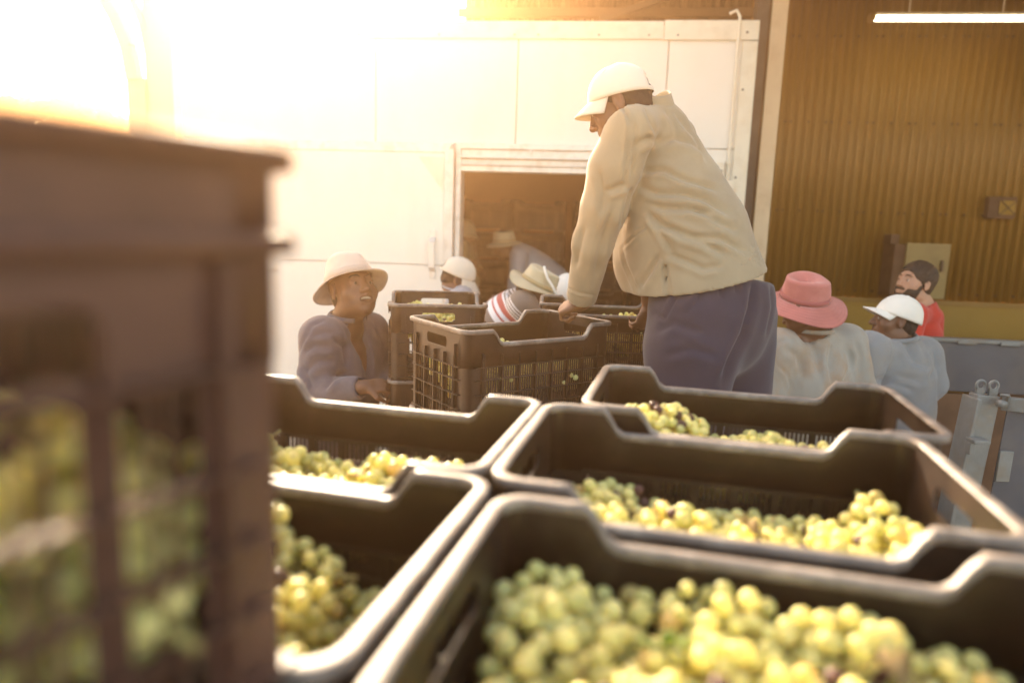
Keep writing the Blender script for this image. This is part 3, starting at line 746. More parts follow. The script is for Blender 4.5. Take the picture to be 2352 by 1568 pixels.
# ------------------------------------------------------------------ people
m_skin = mat('dark brown skin', (.16, .075, .04), .5, var=.1, scale=30, sss=.12, ssr=(.01, .004, .002), bump=.12, bscale=180)
m_skl = mat('tanned skin', (.50, .27, .17), .5, var=.08, scale=30, sss=.15, ssr=(.012, .005, .003), bump=.12, bscale=180)
m_hair = mat('black hair', (.02, .015, .012), .8, var=.3, scale=60, bump=.8, bscale=160)
m_hairb = mat('dark brown hair', (.045, .028, .018), .7, var=.3, scale=60, bump=.8, bscale=130)
m_eye = mat('eye white', (.75, .70, .62), .3); m_iris = mat('iris', (.03, .02, .015), .2); m_teeth = mat('teeth', (.55, .48, .38), .35); m_lip = mat('lips', (.22, .09, .06), .5)
def fabric(name, col, **k):
    k.setdefault('var', .1); k.setdefault('scale', 8); k.setdefault('bump', .25); k.setdefault('bscale', 420); k.setdefault('dist', .001)
    m = mat(name, col, .9, spec=.15, **k); m.node_tree.nodes['Principled BSDF'].inputs['Sheen Weight'].default_value = .25; return m
class Head:
    def __init__(s, c, f, u, hs=1.0):
        s.c = Vector(c); s.f = Vector(f).normalized(); u = Vector(u); s.r = s.f.cross(u).normalized(); s.u = s.r.cross(s.f); s.s = hs
    def __call__(s, x, y, z): return s.c + (s.r * x + s.f * y + s.u * z) * s.s
    @property
    def M(s): return (s.r, s.f, s.u)
def add_head(B, H, fine=True, smile=False, nose=1.0, chub=0.0):
    q = H.s; M = H.M; E = lambda c, r, k=.02, sub=False: B.ell(H(*c), [v * q for v in r], M, k * q, sub); Cn = lambda a, b, ra, rb, k=.01, sub=False: B.cone(H(*a), H(*b), ra * q, rb * q, k * q, sub)
    E((0, -.014, .035), (.074, .096, .086), .01); E((0, .030, -.02), (.062 + chub, .064, .082), .03); E((0, .038, -.072), (.048 + chub, .050, .040), .03); E((0, .074, -.100), (.022, .018, .016), .02)
    for s in (1, -1):
        E((s * (.040 + chub), .052, -.030), (.024 + chub * .5, .026, .026), .02); E((s * .050, .0, -.075), (.018, .04, .03), .02)
        E((s * .078, -.008, -.004), (.008, .019, .032), .004); E((s * .0845, -.004, .0), (.004, .009, .016), .003, True); E((s * .080, -.002, -.028), (.006, .010, .010), .004)
    Cn((-.034, .082, .026), (.034, .082, .026), .010, .010, .012)
    if fine:
        for s in (1, -1):
            E((s * .032, .098, .002), (.017, .014, .012), .010, True)
            E((s * .031, .078, .001), (.0150, .0135, .0125), .004)
            Cn((s * .016, .0885, .0105), (s * .047, .081, .0095), .0044, .0035, .004); Cn((s * .018, .087, -.0105), (s * .045, .081, -.0105), .0036, .0032, .005)
    Cn((0, .088, .014), (0, .108, -.026), .0075, .0115 * nose, .010); E((0, .110, -.030), (.014 * nose, .012, .010), .006)
    for s in (1, -1):
        E((s * .0135 * nose, .100, -.033), (.0085 * nose, .010, .0085), .005)
        if fine: E((s * .008, .106, -.042), (.0038, .005, .004), .002, True)
    E((0, .085, -.060), (.030, .016, .020), .012)
    if smile:
        Cn((-.024, .089, -.049), (.024, .089, -.049), .0055, .0055, .005); Cn((0, .099, -.050), (0, .0991, -.050), .007, .007, .008)
        Cn((-.019, .088, -.077), (.019, .088, -.077), .0065, .0065, .005); E((0, .100, -.064), (.027, .024, .0115), .003, True)
    else:
        Cn((-.020, .092, -.055), (.020, .092, -.055), .006, .006, .006); Cn((-.016, .092, -.068), (.016, .092, -.068), .0068, .0068, .006)
        if fine: Cn((-.024, .098, -.0615), (.024, .098, -.0615), .0018, .0018, .003, True)
def eyes(root, H, look=(0, 1, 0), teeth=False, brow=None):
    for s in (1, -1):
        b = MB(); b.tube([H(s * .014, .096, .024), H(s * .026, .098, .030), H(s * .038, .092, .030), H(s * .050, .080, .024)], [.002, .0036, .003, .0012], 8); b.build('eyebrow', m_hair, root, smooth=True).data.transform(Matrix.Translation(-root.location))
    for s in (1, -1):
        b = bmesh.new(); bmesh.ops.create_uvsphere(b, u_segments=40, v_segments=30, radius=.0116 * H.s); me = bpy.data.meshes.new('eye')
        lk = (H.r * look[0] + H.f * look[1] + H.u * look[2]).normalized()
        for f in b.faces:
            f.material_index = 1 if f.calc_center_median().normalized().dot(lk) > .84 else 0; f.smooth = True
        b.to_mesh(me); b.free(); me.materials.append(m_eye); me.materials.append(m_iris)
        o = link('eye', me, None, root); o.location = H(s * .031, .0800, .001) - root.location
    if teeth:
        b = MB(); n = 8
        for k in range(n):
            a = (k - (n - 1) / 2) * .0062
            p = H(a, .089 - a * a * 9, -.0570); b.bar(p, p + H.f * .004, .0057 * H.s, .009 * H.s, up=H.u)
        b.build('teeth', m_teeth, root, bevel=.001).data.transform(Matrix.Translation(-root.location))
def hair(root, H, mt=None, low=-.01, beard=False, th=.005, res=.006, hat=True, hp_=None):
    c = V3(H.c); B = SDF(c - .17, c + .17, res); q = H.s
    B.ell(H(0, -.014, .035), [(.074 + th) * q, (.096 + th) * q, (.086 + th) * q], H.M, .01)
    B.ell(H(0, -.045, -.03), [.060 * q, .055 * q, .05 * q], H.M, .02)
    B.ell(H(0, .098, -.008), [.085 * q, .056 * q, .066 * q], H.M, .01, True)
    if hat: B.cut(H(0, 0, .045), H.u)
    if hp_: B.cut(hp_[0] - hp_[1] * .02, hp_[1])
    B.ell(H(0, .045, -.075), [.11 * q, .085 * q, .062 * q], H.M, .01, True)
    P, Q = B.mesh(); N = vnorm(P, Q); P = P + N * (pnoise(P, 200, 3) * (.0045 if beard else .0022))[:, None]
    link('hair', npmesh('hair', P - V3(root.location), Q), mt or m_hair, root)
    if beard:
        B = SDF(c - .17, c + .17, res * .8)
        B.ell(H(0, .038, -.074), [.056 * q, .058 * q, .048 * q], H.M, .01); B.ell(H(0, .074, -.102), [.026 * q, .022 * q, .020 * q], H.M, .02)
        for s in (1, -1): B.cone(H(s * .062, .018, -.02), H(s * .050, .040, -.075), .013 * q, .022 * q, .012); B.ell(H(s * .044, .050, -.060), [.024 * q, .036 * q, .026 * q], H.M, .012)
        B.cone(H(-.024, .095, -.049), H(.024, .095, -.049), .009 * q, .009 * q, .006)
        B.ell(H(0, .105, -.062), [.017 * q, .02 * q, .006 * q], H.M, .006, True); B.ell(H(0, .06, .005), [.10 * q, .09 * q, .034 * q], H.M, .008, True)
        P, Q = B.mesh(); N = vnorm(P, Q); P = P + N * (pnoise(P, 260, 5) * .0018)[:, None]
        link('beard', npmesh('beard', P - V3(root.location), Q), mt or m_hair, root)
def hand(B, w, d, n, side, s=1.0, curl=.6, spread=1.0, grip=None):
    """w wrist, d direction of the fingers, n direction the back of the hand faces, side +1: thumb towards d x n"""
    w = Vector(w); d = Vector(d).normalized(); n = Vector(n); n = (n - d * n.dot(d)).normalized(); t = d.cross(n) * side
    B.ell(w + d * .045 * s, [.046 * s, .040 * s, .017 * s], (d, t, n), .012)
    B.cone(w - d * .02 * s, w + d * .015 * s, .026 * s, .026 * s, .015)
    L = [(.030, .075, .080, .0088), (.010, .082, .088, .0092), (-.011, .080, .082, .0088), (-.031, .072, .064, .0078)]
    for i, (o, k0, ln, r) in enumerate(L):
        p = w + d * k0 * s + t * o * s * spread; a = curl * (1 + .06 * i); dd = d; acc = 0
        B.cone(w + d * .03 * s + t * o * .8 * s, p, .010 * s, r * 1.15 * s, .008)
        for frac, mul in ((.42, 1.0), (.32, 1.25), (.26, .9)):
            acc += a * mul; dd = d * math.cos(acc) - n * math.sin(acc); p2 = p + dd * ln * frac * s
            B.cone(p, p2, r * s, r * .92 * s, .003); p = p2; r *= .92
    p = w + d * .022 * s + t * .026 * s; e = (t * .75 + d * .55 - n * .35).normalized(); p2 = p + e * .038 * s; e2 = (d * .8 + t * .1 - n * .6).normalized()
    B.cone(p, p2, .014 * s, .0115 * s, .010); B.cone(p2, p2 + e2 * .034 * s, .0105 * s, .0085 * s, .004)
def onhead(H, f, u, s=1.0, dz=0.0):
    q = H(0, -.012, .035 + dz); N = Head(H.c, f, u, s * H.s); N.c = N.c + (q - N(0, -.012, .035)); return N
def dome(H, c, rx, ry, rz, wob=.004, seed=0, nu=36, nv=12, low=0.0, creases=True):
    rs = random.Random(seed); ph = [rs.uniform(0, 6) for _ in range(4)]
    def fn(u, v):
        a = 2 * PI * u; e = low + (PI / 2 - low) * v; w_ = 1 + wob * 8 * math.sin(3 * a + ph[0] + 2 * v) * v * (1 - v) + wob * 5 * math.sin(5 * a + ph[1]) * (1 - v) * v
        return H(c[0] + rx * math.cos(e) ** .9 * math.cos(a) * w_, c[1] + ry * math.cos(e) ** .9 * math.sin(a) * w_, c[2] + rz * math.sin(e) * w_)
    return fn
def cap(root, H, mt, seed=1, strap=True, bill_down=.35, bl=.066):
    b = MB(); fn = dome(H, (0, -.014, .012), .088, .110, .112, .008, seed); nu, nv = 44, 14; vs = [fn(i / nu, j / (nv - 1)) for i in range(nu) for j in range(nv)]; fs = []
    for i in range(nu):
        a = (i + .5) / nu * 360; back = abs(a - 270)
        for j in range(nv - 1):
            if back < 24 and 1 <= j < 6 - back / 9: continue
            i2 = (i + 1) % nu; fs.append((i * nv + j, i2 * nv + j, i2 * nv + j + 1, i * nv + j + 1))
    b.add(vs, fs); b.build('crown', mt, root, smooth=True, solid=.003, offs=1)
    b = MB()
    b.grid(lambda u, v: H(math.cos(R(14 + 152 * u)) * (.080 + .004 * v), -.012 + .106 * math.sin(R(14 + 152 * u)) + bl * v * math.sin(R(14 + 152 * u)) ** .6, .020 - v * bill_down * .07 - .022 * (abs(u - .5) * 2) ** 2 * v), 22, 7)
    b.build('bill', mt, root, smooth=True, solid=.005)
    b = MB(); b.tube([H(0, -.014, .124), H(0, -.014, .129)], .006, 10); b.build('button', mt, root)
    b = MB()
    for k in range(6):
        a = R(30 + 60 * k); b.tube([H(.0895 * math.cos(a) * math.cos(e) ** .9, -.014 + .112 * math.sin(a) * math.cos(e) ** .9, .012 + .1145 * math.sin(e)) for e in [R(x) for x in range(4 if k != 4 else 40, 90, 12)]], .0009, 5)
    b.build('panel_seam', mt, root)
def bucket(root, H, mt, mband, br=.165, seed=1, h=.10, wav=.012, droop=.035, front=0.0, rnd=0.0, c0=(0, -.008, .040), dent=.012, lines=True):
    rs = random.Random(seed); p = [rs.uniform(0, 6) for _ in range(4)]
    def crown(u, v):
        a = 2 * PI * u; hh = h; k = 1.0
        if v < .66: t = v / .66; r = 1.0 - .14 * t - .10 * rnd * t * t; z = hh * t * (1 - .0 * rnd)
        else: t = (v - .66) / .34; r = (.86 - .10 * rnd) * (1 - t ** 1.3); z = hh + .010 * math.sin(PI * min(1, t * 1.2)) + .016 * rnd * math.sin(PI / 2 * t) - dent * t * (1 - .4 * math.sin(a + p[0]))
        w_ = 1 + .045 * math.sin(3 * a + p[1] + 4 * v) * min(1, v * 3) * (1 - v) + .028 * math.sin(7 * a + p[2]) * min(1, v * 3) * (1 - v)
        return H(c0[0] + .088 * r * math.cos(a) * w_, c0[1] + .106 * r * math.sin(a) * w_, c0[2] + z + .006 * math.sin(2 * a + p[3]) * v)
    b = MB(); b.grid(crown, 48, 18, True); b.build('crown', mt, root, smooth=True, solid=.002)
    def brim(u, v):
        a = 2 * PI * u; ex = br - .097; f_ = math.sin(a)
        z = -droop * v ** 1.2 * (1 - front * max(0, f_) * 1.6) + wav * v * math.sin(2 * a + p[0]) + wav * .5 * v * math.sin(3 * a + p[1])
        return H(c0[0] + (.088 + ex * v) * math.cos(a), c0[1] + (.106 + ex * v) * math.sin(a), c0[2] + z - .001)
    b = MB(); b.grid(brim, 56, 9, True); b.build('brim', mt, root, smooth=True, solid=.0025)
    b = MB(); b.grid(lambda u, v: H(c0[0] + .0895 * (1 - .02 * v) * math.cos(2 * PI * u), c0[1] + .1075 * (1 - .02 * v) * math.sin(2 * PI * u), c0[2] + .003 + .022 * v), 40, 3, True); b.build('hat_band', mband, root, smooth=True, solid=.0015)
    if lines:
        b = MB()
        for v in (.2, .36, .52, .68, .84, .99): b.tube([brim(i / 56, v) + H.u * .0018 for i in range(56)], .0007 if v < .9 else .0018, 5, closed=True)
        b.build('stitching', mband, root)
def frame(shL, shR, pel):
    ac = (shR - shL).normalized(); sp = ((shL + shR) / 2 - pel).normalized(); fr = sp.cross(ac).normalized() * -1; fr = ac.cross(sp).normalized(); ac = sp.cross(fr); return ac, fr, sp
def person(label, head, shL, shR, pel, arms, shirt, trousers, skin=None, zf=0.0, res=.011, hres=.0055, bulk=1.0, short=False, loose=.018, hatfn=None, lines=(), tlines=(),
           smile=False, faceres=True, beard=False, hairm=None, feet=None, collar=True, vneck=False, look=None, group=None, hatf=None, nzs=.0058, stripes=None, hem=.10):
    H = Head(*head); shL, shR, pel = Vector(shL), Vector(shR), Vector(pel); skin = skin or m_skin
    root = empty('person', (pel.x, pel.y, zf), 0, label, 'person', group)
    ac, fr, sp = frame(shL, shR, pel)            # fr is towards the belly when ac runs left->right shoulder
    fr = -fr if fr.dot(H.f) < 0 else fr
    mid = (shL + shR) / 2; nb = mid + sp * .045 - fr * .01
    hips = [pel - ac * .09 - sp * .03, pel + ac * .09 - sp * .03]
    ft = feet or [Vector((h_.x, h_.y, zf)) + (fr * .0) for h_ in hips]
    legs = []
    for h_, f_ in zip(hips, ft):
        an = Vector(f_) + Vector((0, 0, .09)); kn = h_.lerp(an, .5) + Vector((fr.x, fr.y, 0)) * .05; legs.append((h_, kn, an))
    pts = [H.c, shL, shR, pel] + [p for a in arms for p in a[:2]] + [p for l_ in legs for p in l_]
    lo = np.min([V3(p) for p in pts], axis=0) - .24; hi = np.max([V3(p) for p in pts], axis=0) + .24; lo[2] = zf - .02
    fines = [(V3(H.c) - .13, V3(H.c) + .13, hres)] + [(V3(a[2]) - .10, V3(a[2]) + .10, min(.006, hres * 1.1)) for a in arms if len(a) > 2 and hres < .0056]
    B = SDF(lo, hi, res * 1.4, fines)
    k = bulk
    ctr = mid.lerp(pel, .35); B.ell(ctr, [.150 * k, .095 * k, .20], (ac, fr, sp), .03); B.ell(pel, [.145 * k, .10 * k, .12], (ac, fr, sp), .04); B.ell(mid.lerp(pel, .66), [.135 * k, .092 * k, .17], (ac, fr, sp), .04)
    for s_ in (shL, shR): B.cone(mid + sp * .025, s_, .055, .048, .03)
    B.cone(nb, H(0, -.022, -.06), .062 * H.s, .055 * H.s, .03)
    for i, a in enumerate(arms):
        s_ = (shL, shR)[i]; B.cone(s_, a[0], .050 * k, .040, .03); B.cone(a[0], a[1], .038, .026, .015)
        d = (a[2] - a[1]) if len(a) > 2 else (a[1] - a[0]); nn = a[3] if len(a) > 3 else (d.cross(sp.cross(d)) if d.cross(sp).length > .1 else fr)
        nn = a[3] if len(a) > 3 else ((ac * (-1 if i == 0 else 1)) if abs(d.normalized().dot(ac)) < .8 else sp)
        hand(B, a[1], d, nn, (-1 if i == 0 else 1), 1.0, curl=a[4] if len(a) > 4 else .45)
    for h_, kn, an in legs:
        B.cone(h_, kn, .075, .055, .03); B.cone(kn, an, .055, .036, .02); B.cone(an - Vector((0, 0, .05)) - fr * .03, an - Vector((0, 0, .055)) + Vector((fr.x, fr.y, 0)) * .15, .036, .028, .02)
    add_head(B, H, fine=faceres, smile=smile, chub=.008 if k > 1.1 else 0, nose=1.15 if skin is m_skin else 1.0)
    hp_ = None
    if hatf: hf_ = onhead(H, *hatf); hp_ = (hf_(0, 0, .044), hf_.u); B.cut(hp_[0], hp_[1], .15)
    B.F[:, :, :1] = .1
    P, Q = B.mesh(); P = relax(P, Q, 1, .3)
    link('body', npmesh('body', P - V3(root.location), Q), skin, root)
    if faceres: eyes(root, H, look or (0, 1, 0), teeth=smile)
    hair(root, H, hairm, beard=beard, th=.009 if beard else .003, hat=not beard, hp_=hp_)
    # shirt
    L_ = loose; B = SDF(lo, hi, res); B.ell(ctr, [(.150 * k + L_) * 1.06, .095 * k + L_ * 1.6, .20 + L_], (ac, fr, sp), .03); B.ell(pel + sp * .02, [.145 * k + L_ * 1.6, .10 * k + L_ * 1.8, .13], (ac, fr, sp), .06)
    B.ell(mid.lerp(pel, .66), [.135 * k + L_ * 1.7, .092 * k + L_ * 1.8, .19], (ac, fr, sp), .05)
    for s_ in (shL, shR): B.cone(mid + sp * .02, s_ - sp * .006, .062 + L_ * .6, .050 + L_ * .7, .03)
    B.cone(nb - sp * .03, nb + sp * .01, .085, .066, .03)
    for i, a in enumerate(arms):
        s_ = (shL, shR)[i]; e_ = a[0]
        if short: e_ = s_.lerp(a[0], .72); B.cone(s_, e_, .058 * k + L_, .050 + L_, .03); d = (a[0] - s_).normalized(); B.cut(e_ + d * .02, d, .085)
        else:
            B.chain([s_, a[0], a[1]], [.058 * k + L_, .046 + L_, .034 + L_ * .6], .025); d = (a[1] - a[0]).normalized(); B.cut(a[1] - d * .015, d, .062); B.cone(a[1] + d * .02, a[1] - d * .04, .030 + L_ * .6, .026, .003, True)
    B.cut(pel - sp * hem, -sp, 9.0); B.ell(pel - sp * (hem + .03), [.145 * k + L_, .10 * k + L_, .05], (ac, fr, sp), .004, True)
    nd = (H(0, -.02, -.05) - nb).normalized(); B.cut(nb + nd * .035, nd, .11); B.cone(nb + nd * .06, nb - nd * .01, .064, .060, .004, True)
    if vneck: B.cone(nb + fr * .07 - sp * .01, ctr + fr * .17 - sp * .02, .062, .016, .006, True)
    so_ = cloth('shirt', B, shirt, root, lines, nz=nzs, seed=int(pel.x * 97) & 255)
    if collar:
        b = MB()
        def cf(u, v):
            a = R(40 + 280 * u - 90); rr_ = .070 + .012 * v; z = .030 + .030 * math.sin(PI * v * .75) - .012 * v * v - .02 * math.cos(a - R(90))
            return nb + nd * z + ac * (rr_ * math.cos(a + PI) * 1.02) + fr * (-rr_ * math.sin(a) * -1.0)
        b.grid(lambda u, v: nb + nd * (.026 + .034 * math.sin(PI * v * .7) - .022 * v * v) + (ac * math.cos(R(-240 + 300 * u)) + fr * math.sin(R(-240 + 300 * u))) * (.067 + .020 * v), 26, 6)
        b.build('collar', shirt, so_, smooth=True, solid=.003)
        so_.children[0].location = (0, 0, 0); so_.children[0].data.transform(Matrix.Translation(-root.location))
    # trousers
    B = SDF(lo, hi, res * 1.2); B.ell(pel - sp * .01, [.145 * k + .02, .10 * k + .025, .11], (ac, fr, sp), .03)
    for h_, kn, an in legs: B.cone(h_, kn, .095, .075, .03); B.cone(kn, an, .074, .062, .02)
    B.F[:, :, :3] = .1
    cloth('trousers', B, trousers, root, tlines, nz=.004, seed=9)
    for h_, kn, an in legs:
        b = SDF(V3(an) - .25, V3(an) + .25, .01); b.cone(an - Vector((0, 0, .045)) - fr * .035, an - Vector((0, 0, .048)) + Vector((fr.x, fr.y, 0)) * .16, .046, .040, .02); b.cone(an, an - Vector((0, 0, .05)), .05, .045, .02); b.cut(an - Vector((0, 0, .088)), (0, 0, -1))
        P, Q = b.mesh(); link('shoe', npmesh('shoe', P - V3(root.location), Q), m_blk, root)
    return root, H
def hatroot(root, name, label=None):
    e = bpy.data.objects.new(name, None); C.objects.link(e); e.parent = root; e.empty_display_size = .05
    e.location = (0, 0, 0); return e
class HatFrame(Head): pass
def wear(root, kind, H, *a, **k):
    """hat as a child of the person; its pieces are its own sub-parts"""
    before = set(o.name for o in bpy.data.objects)
    e = hatroot(root, 'cap' if kind is cap else 'hat'); kind(e, H, *a, **k)
    off = -root.location
    for o in bpy.data.objects:
        if o.name not in before and o.parent == e and o.type == 'MESH': o.data.transform(Matrix.Translation(off))
# ------------------------------------------------------------------ the workers
f_shirt = fabric('sand work shirt', (.33, .275, .185), stain=(.27, .22, .145), stain_amt=.35, stain_scale=7)
f_navy = fabric('washed navy trousers', (.036, .036, .058), stain=(.06, .057, .075), stain_amt=.4, stain_scale=6)
f_capw = fabric('cream cap cotton', (.74, .66, .54), var=.05)
f_blue = fabric('worn blue work jacket', (.115, .108, .125), stain=(.21, .18, .18), stain_amt=.5, stain_scale=9)
f_hatb = fabric('pale stained hat cotton', (.66, .55, .46), stain=(.5, .40, .34), stain_amt=.6, stain_scale=11)
f_hatd = fabric('hat band', (.55, .45, .37))
f_pink = fabric('pink hat cotton', (.52, .19, .165), stain=(.62, .30, .27), stain_amt=.5, stain_scale=9); f_pinkd = fabric('pink hat stitching', (.42, .14, .13))
f_denim = fabric('faded pale denim', (.34, .325, .29), stain=(.40, .24, .12), stain_amt=.8, stain_scale=5, stretch=(1, 1, .5))
f_denim2 = fabric('faded grey blue shirt', (.26, .27, .28), stain=(.34, .29, .22), stain_amt=.45, stain_scale=5)
f_white = fabric('white cap cotton', (.86, .82, .74), var=.03)
f_red = fabric('red shirt cotton', (.58, .05, .035))
f_grey = fabric('grey brown shirt', (.22, .18, .15)); f_pale = fabric('pale blue grey shirt', (.36, .37, .40))
f_dark = fabric('dark work trousers', (.05, .05, .06)); f_khaki = fabric('khaki hat cotton', (.56, .49, .33)); f_ochre = fabric('ochre cotton', (.45, .36, .2))
Vv = lambda *a: Vector(a)

# --- the man standing on the trailer, leaning on the crate
def standing_man():
    zf = DECK; root = empty('person', (.78, 2.28, zf), 0, 'man in sand coloured shirt and navy trousers standing on the trailer, leaning on a crate', 'person')
    H = Head(at(1424, 240, 2.24), (-.86, .30, -.46), (-.42, .12, .9), .97)
    shL, shR = at(1446, 300, 2.14), at(1545, 322, 2.42)
    el, wr = at(1385, 478, 2.19), at(1334, 694, 2.36)
    elR, wrR = at(1475, 560, 2.56), at(1492, 705, 2.62)
    pel = at(1628, 690, 2.28); pL, pR = at(1585, 715, 2.18), at(1668, 715, 2.38)
    kL, kR = at(1567, 960, 2.13), at(1700, 960, 2.36); kL.z = kR.z = zf + .50
    aL, aR = Vv(kL.x + .03, kL.y + .12, zf + .09), Vv(kR.x + .05, kR.y + .1, zf + .09)
    nb = at(1490, 268, 2.27); mid = at(1515, 330, 2.29)
    lo = np.array([-.05, 1.85, zf - .02]); hi = np.array([1.30, 2.95, 2.72])
    B = SDF(lo, hi, .014, [(V3(H.c) - .13, V3(H.c) + .13, .0045), (V3(wr) - .11, V3(wr) + .08, .0042)])
    B.cone(at(1515, 350, 2.29), at(1568, 500, 2.28), .09, .125, .03).cone(at(1575, 500, 2.28), pel, .13, .13, .03)
    for s_ in (shL, shR): B.cone(nb, s_, .05, .045, .03)
    B.cone(nb, H(0, -.025, -.05), .055, .052, .03)
    B.chain([shL, el, wr], [.05, .042, .029]).chain([shR, elR, wrR], [.05, .04, .028])
    d = (at(1282, 712, 2.41) - wr).normalized()
    hand(B, wr, d, Vv(-.35, -.35, .87), 1, 1.0, curl=.95)
    hand(B, wrR, Vv(-.3, .1, -.9), Vv(.5, -.8, 0), -1, 1.0, curl=.7)
    for h_, k_, a_ in ((pL, kL, aL), (pR, kR, aR)):
        B.chain([h_, k_, a_], [.09, .06, .038]); B.cone(a_ - Vv(-.02, 0, .05), a_ - Vv(.15, -.02, .055), .035, .028, .02)
    add_head(B, H, nose=1.15); HC = onhead(H, (-.93, .28, -.22), (-.14, .05, 1), .95, .0); hp_ = (HC(0, 0, .058), HC.u); B.cut(hp_[0], hp_[1], .15); B.F[:, :, :1] = .1
    P, Q = B.mesh(); P = relax(P, Q, 1, .3); link('body', npmesh('body', P - V3(root.location), Q), m_skin, root)
    eyes(root, H, (0, 1, -.3)); hair(root, H, hp_=hp_)
    # shirt
    B = SDF(lo, hi, .0068); X = lambda x, y, Y: at(x, y, Y)
    B.chain([X(1508, 318, 2.29), X(1524, 385, 2.29), X(1546, 460, 2.28), X(1572, 540, 2.27), X(1602, 660, 2.27)], [.112, .134, .166, .196, .226], .03)
    B.cone(nb + Vv(.02, 0, -.01), shL, .060, .073, .03); B.cone(nb + Vv(.02, 0, -.01), X(1552, 318, 2.42), .058, .068, .03)
    B.cone(X(1470, 470, 2.42), X(1482, 610, 2.38), .10, .105, .05)        # front of the shirt falling free of the belly
    B.cone(X(1482, 600, 2.36), X(1497, 700, 2.33), .095, .075, .04)
    B.chain([shL, X(1413, 385, 2.16), X(1388, 478, 2.19), X(1362, 560, 2.24), wr], [.077, .080, .073, .065, .050], .018)
    B.chain([shR, elR, wrR], [.075, .062, .05], .02)
    dw = (wr - el).normalized(); B.cut(wr - dw * .012, dw, .075); B.cone(wr + dw * .03, wr - dw * .03, .045, .042, .002, True)
    dr_ = (wrR - elR).normalized(); B.cut(wrR - dr_ * .06, dr_, .10)
    # hem
    h1, h2 = X(1755, 624, 2.27), X(1468, 684, 2.27); n_ = Vector((h1 - h2)).cross(Vv(0, 1, .06)).normalized(); n_ = -n_ if n_.z > 0 else n_
    P0 = X(1600, 654, 2.2); sl, g = B.blk(np.array([.36, 1.8, 1.2]), np.array([1.35, 3, 2.0])); d_ = (g[0] - P0.x) * n_.x + (g[1] - P0.y) * n_.y + (g[2] - P0.z) * n_.z; B.F[sl] = np.maximum(B.F[sl], d_)
    B.cone(X(1602, 640, 2.27), X(1612, 700, 2.27), .205, .21, .002, True)
    B.cone(X(1505, 655, 2.33), X(1507, 720, 2.33), .075, .075, .002, True)
    for q_ in range(5): B.cone(X(1527, 592, 2.05), X(1531, 680, 2.02 ), .003, .0125, .003, True)
    B.cone(X(1527, 596, 2.11), X(1530, 680, 2.09), .004, .016, .003, True)
    nd = (H(0, -.03, -.05) - nb).normalized(); B.cone(nb + nd * .02, nb + nd * .15, .058, .066, .004, True)
    z = lambda *p: [(1267.9 + .498 * a, 119.4 + .498 * b) for a, b in p]
    A = .009
    L = [(z((385, 450), (410, 415), (450, 400), (495, 415)), A, 8), (z((500, 430), (560, 395), (640, 420), (720, 470)), A * .9, 8), (z((400, 552), (520, 545), (610, 590), (700, 615), (765, 640)), A, 7),
         (z((405, 620), (480, 652), (600, 655), (700, 680), (820, 750)), A * 1.1, 8), (z((450, 700), (510, 722), (620, 725), (760, 745)), A, 7), (z((440, 735), (500, 790), (600, 850), (700, 880), (800, 935)), A * 1.2, 8),
         (z((500, 800), (560, 812), (660, 850), (780, 862), (900, 925)), A, 7), (z((530, 930), (620, 965), (700, 1000), (780, 985)), A * .8, 7), (z((460, 760), (520, 860), (560, 930)), A * .8, 7),
         (z((300, 240), (345, 282), (362, 340), (352, 420), (340, 520), (335, 600)), .008, 4), (z((385, 310), (380, 400), (372, 500), (365, 590)), .008, 6),
         (z((245, 645), (290, 630), (335, 608)), A, 7), (z((215, 540), (238, 660), (228, 760)), A * .8, 8), (z((150, 800), (125, 900), (105, 1000)), A * .8, 8), (z((280, 720), (235, 850), (215, 960), (200, 1060)), A * .9, 8),
         (z((430, 250), (460, 330), (495, 410)), A * .7, 6), (z((555, 265), (620, 345), (690, 430), (720, 520)), A * .8, 8), (z((520, 260), (560, 330), (575, 400)), A * .6, 7), (z((620, 700), (720, 760), (860, 830)), A * .7, 8),
         (z((320, 905), (380, 850), (440, 800)), .005, 3), (z((320, 905), (340, 980), (400, 1110)), .005, 3), (z((60, 1085), (130, 1112), (200, 1122)), .004, 2.5), (z((400, 1090), (460, 1000), (500, 930)), A, 7), (z((370, 620), (345, 720), (320, 820)), A, 7)]
    s_ = cloth('shirt', B, f_shirt, root, L, nz=.0035, nsc=17, seed=5, smooth=1)
    # collar standing behind the neck
    b = MB(); c0 = nb + Vv(.012, 0, .01); ax_ = Vv(-.45, .05, .89).normalized(); e1 = Vv(0, 1, -.05).normalized(); e2 = e1.cross(ax_).normalized()
    b.grid(lambda u, v: c0 + (e1 * math.cos(R(-40 + 260 * u)) * 1.0 + e2 * math.sin(R(-40 + 260 * u))) * (.068 + .006 * v) + ax_ * (-.02 + .060 * v - .014 * math.cos(R(520 * u))), 30, 7)
    cb = b.build('collar', f_shirt, s_, smooth=True, solid=.004); cb.data.transform(Matrix.Translation(-root.location))
    # pocket patch on the shirt front
    # trousers
    B = SDF(np.array([.2, 1.8, zf - .02]), np.array([1.3, 2.85, 1.95]), .009)
    B.chain([X(1625, 630, 2.27), X(1632, 700, 2.28), X(1632, 745, 2.28)], [.19, .196, .19], .03)
    B.chain([X(1606, 735, 2.20), X(1588, 800, 2.18), kL, aL], [.168, .150, .115, .085], .03)
    B.chain([X(1668, 735, 2.36), X(1676, 800, 2.36), kR, aR], [.165, .145, .11, .085], .03)
    B.cut(X(1600, 612, 2.27), (0.2, 0, 1), 9.0)
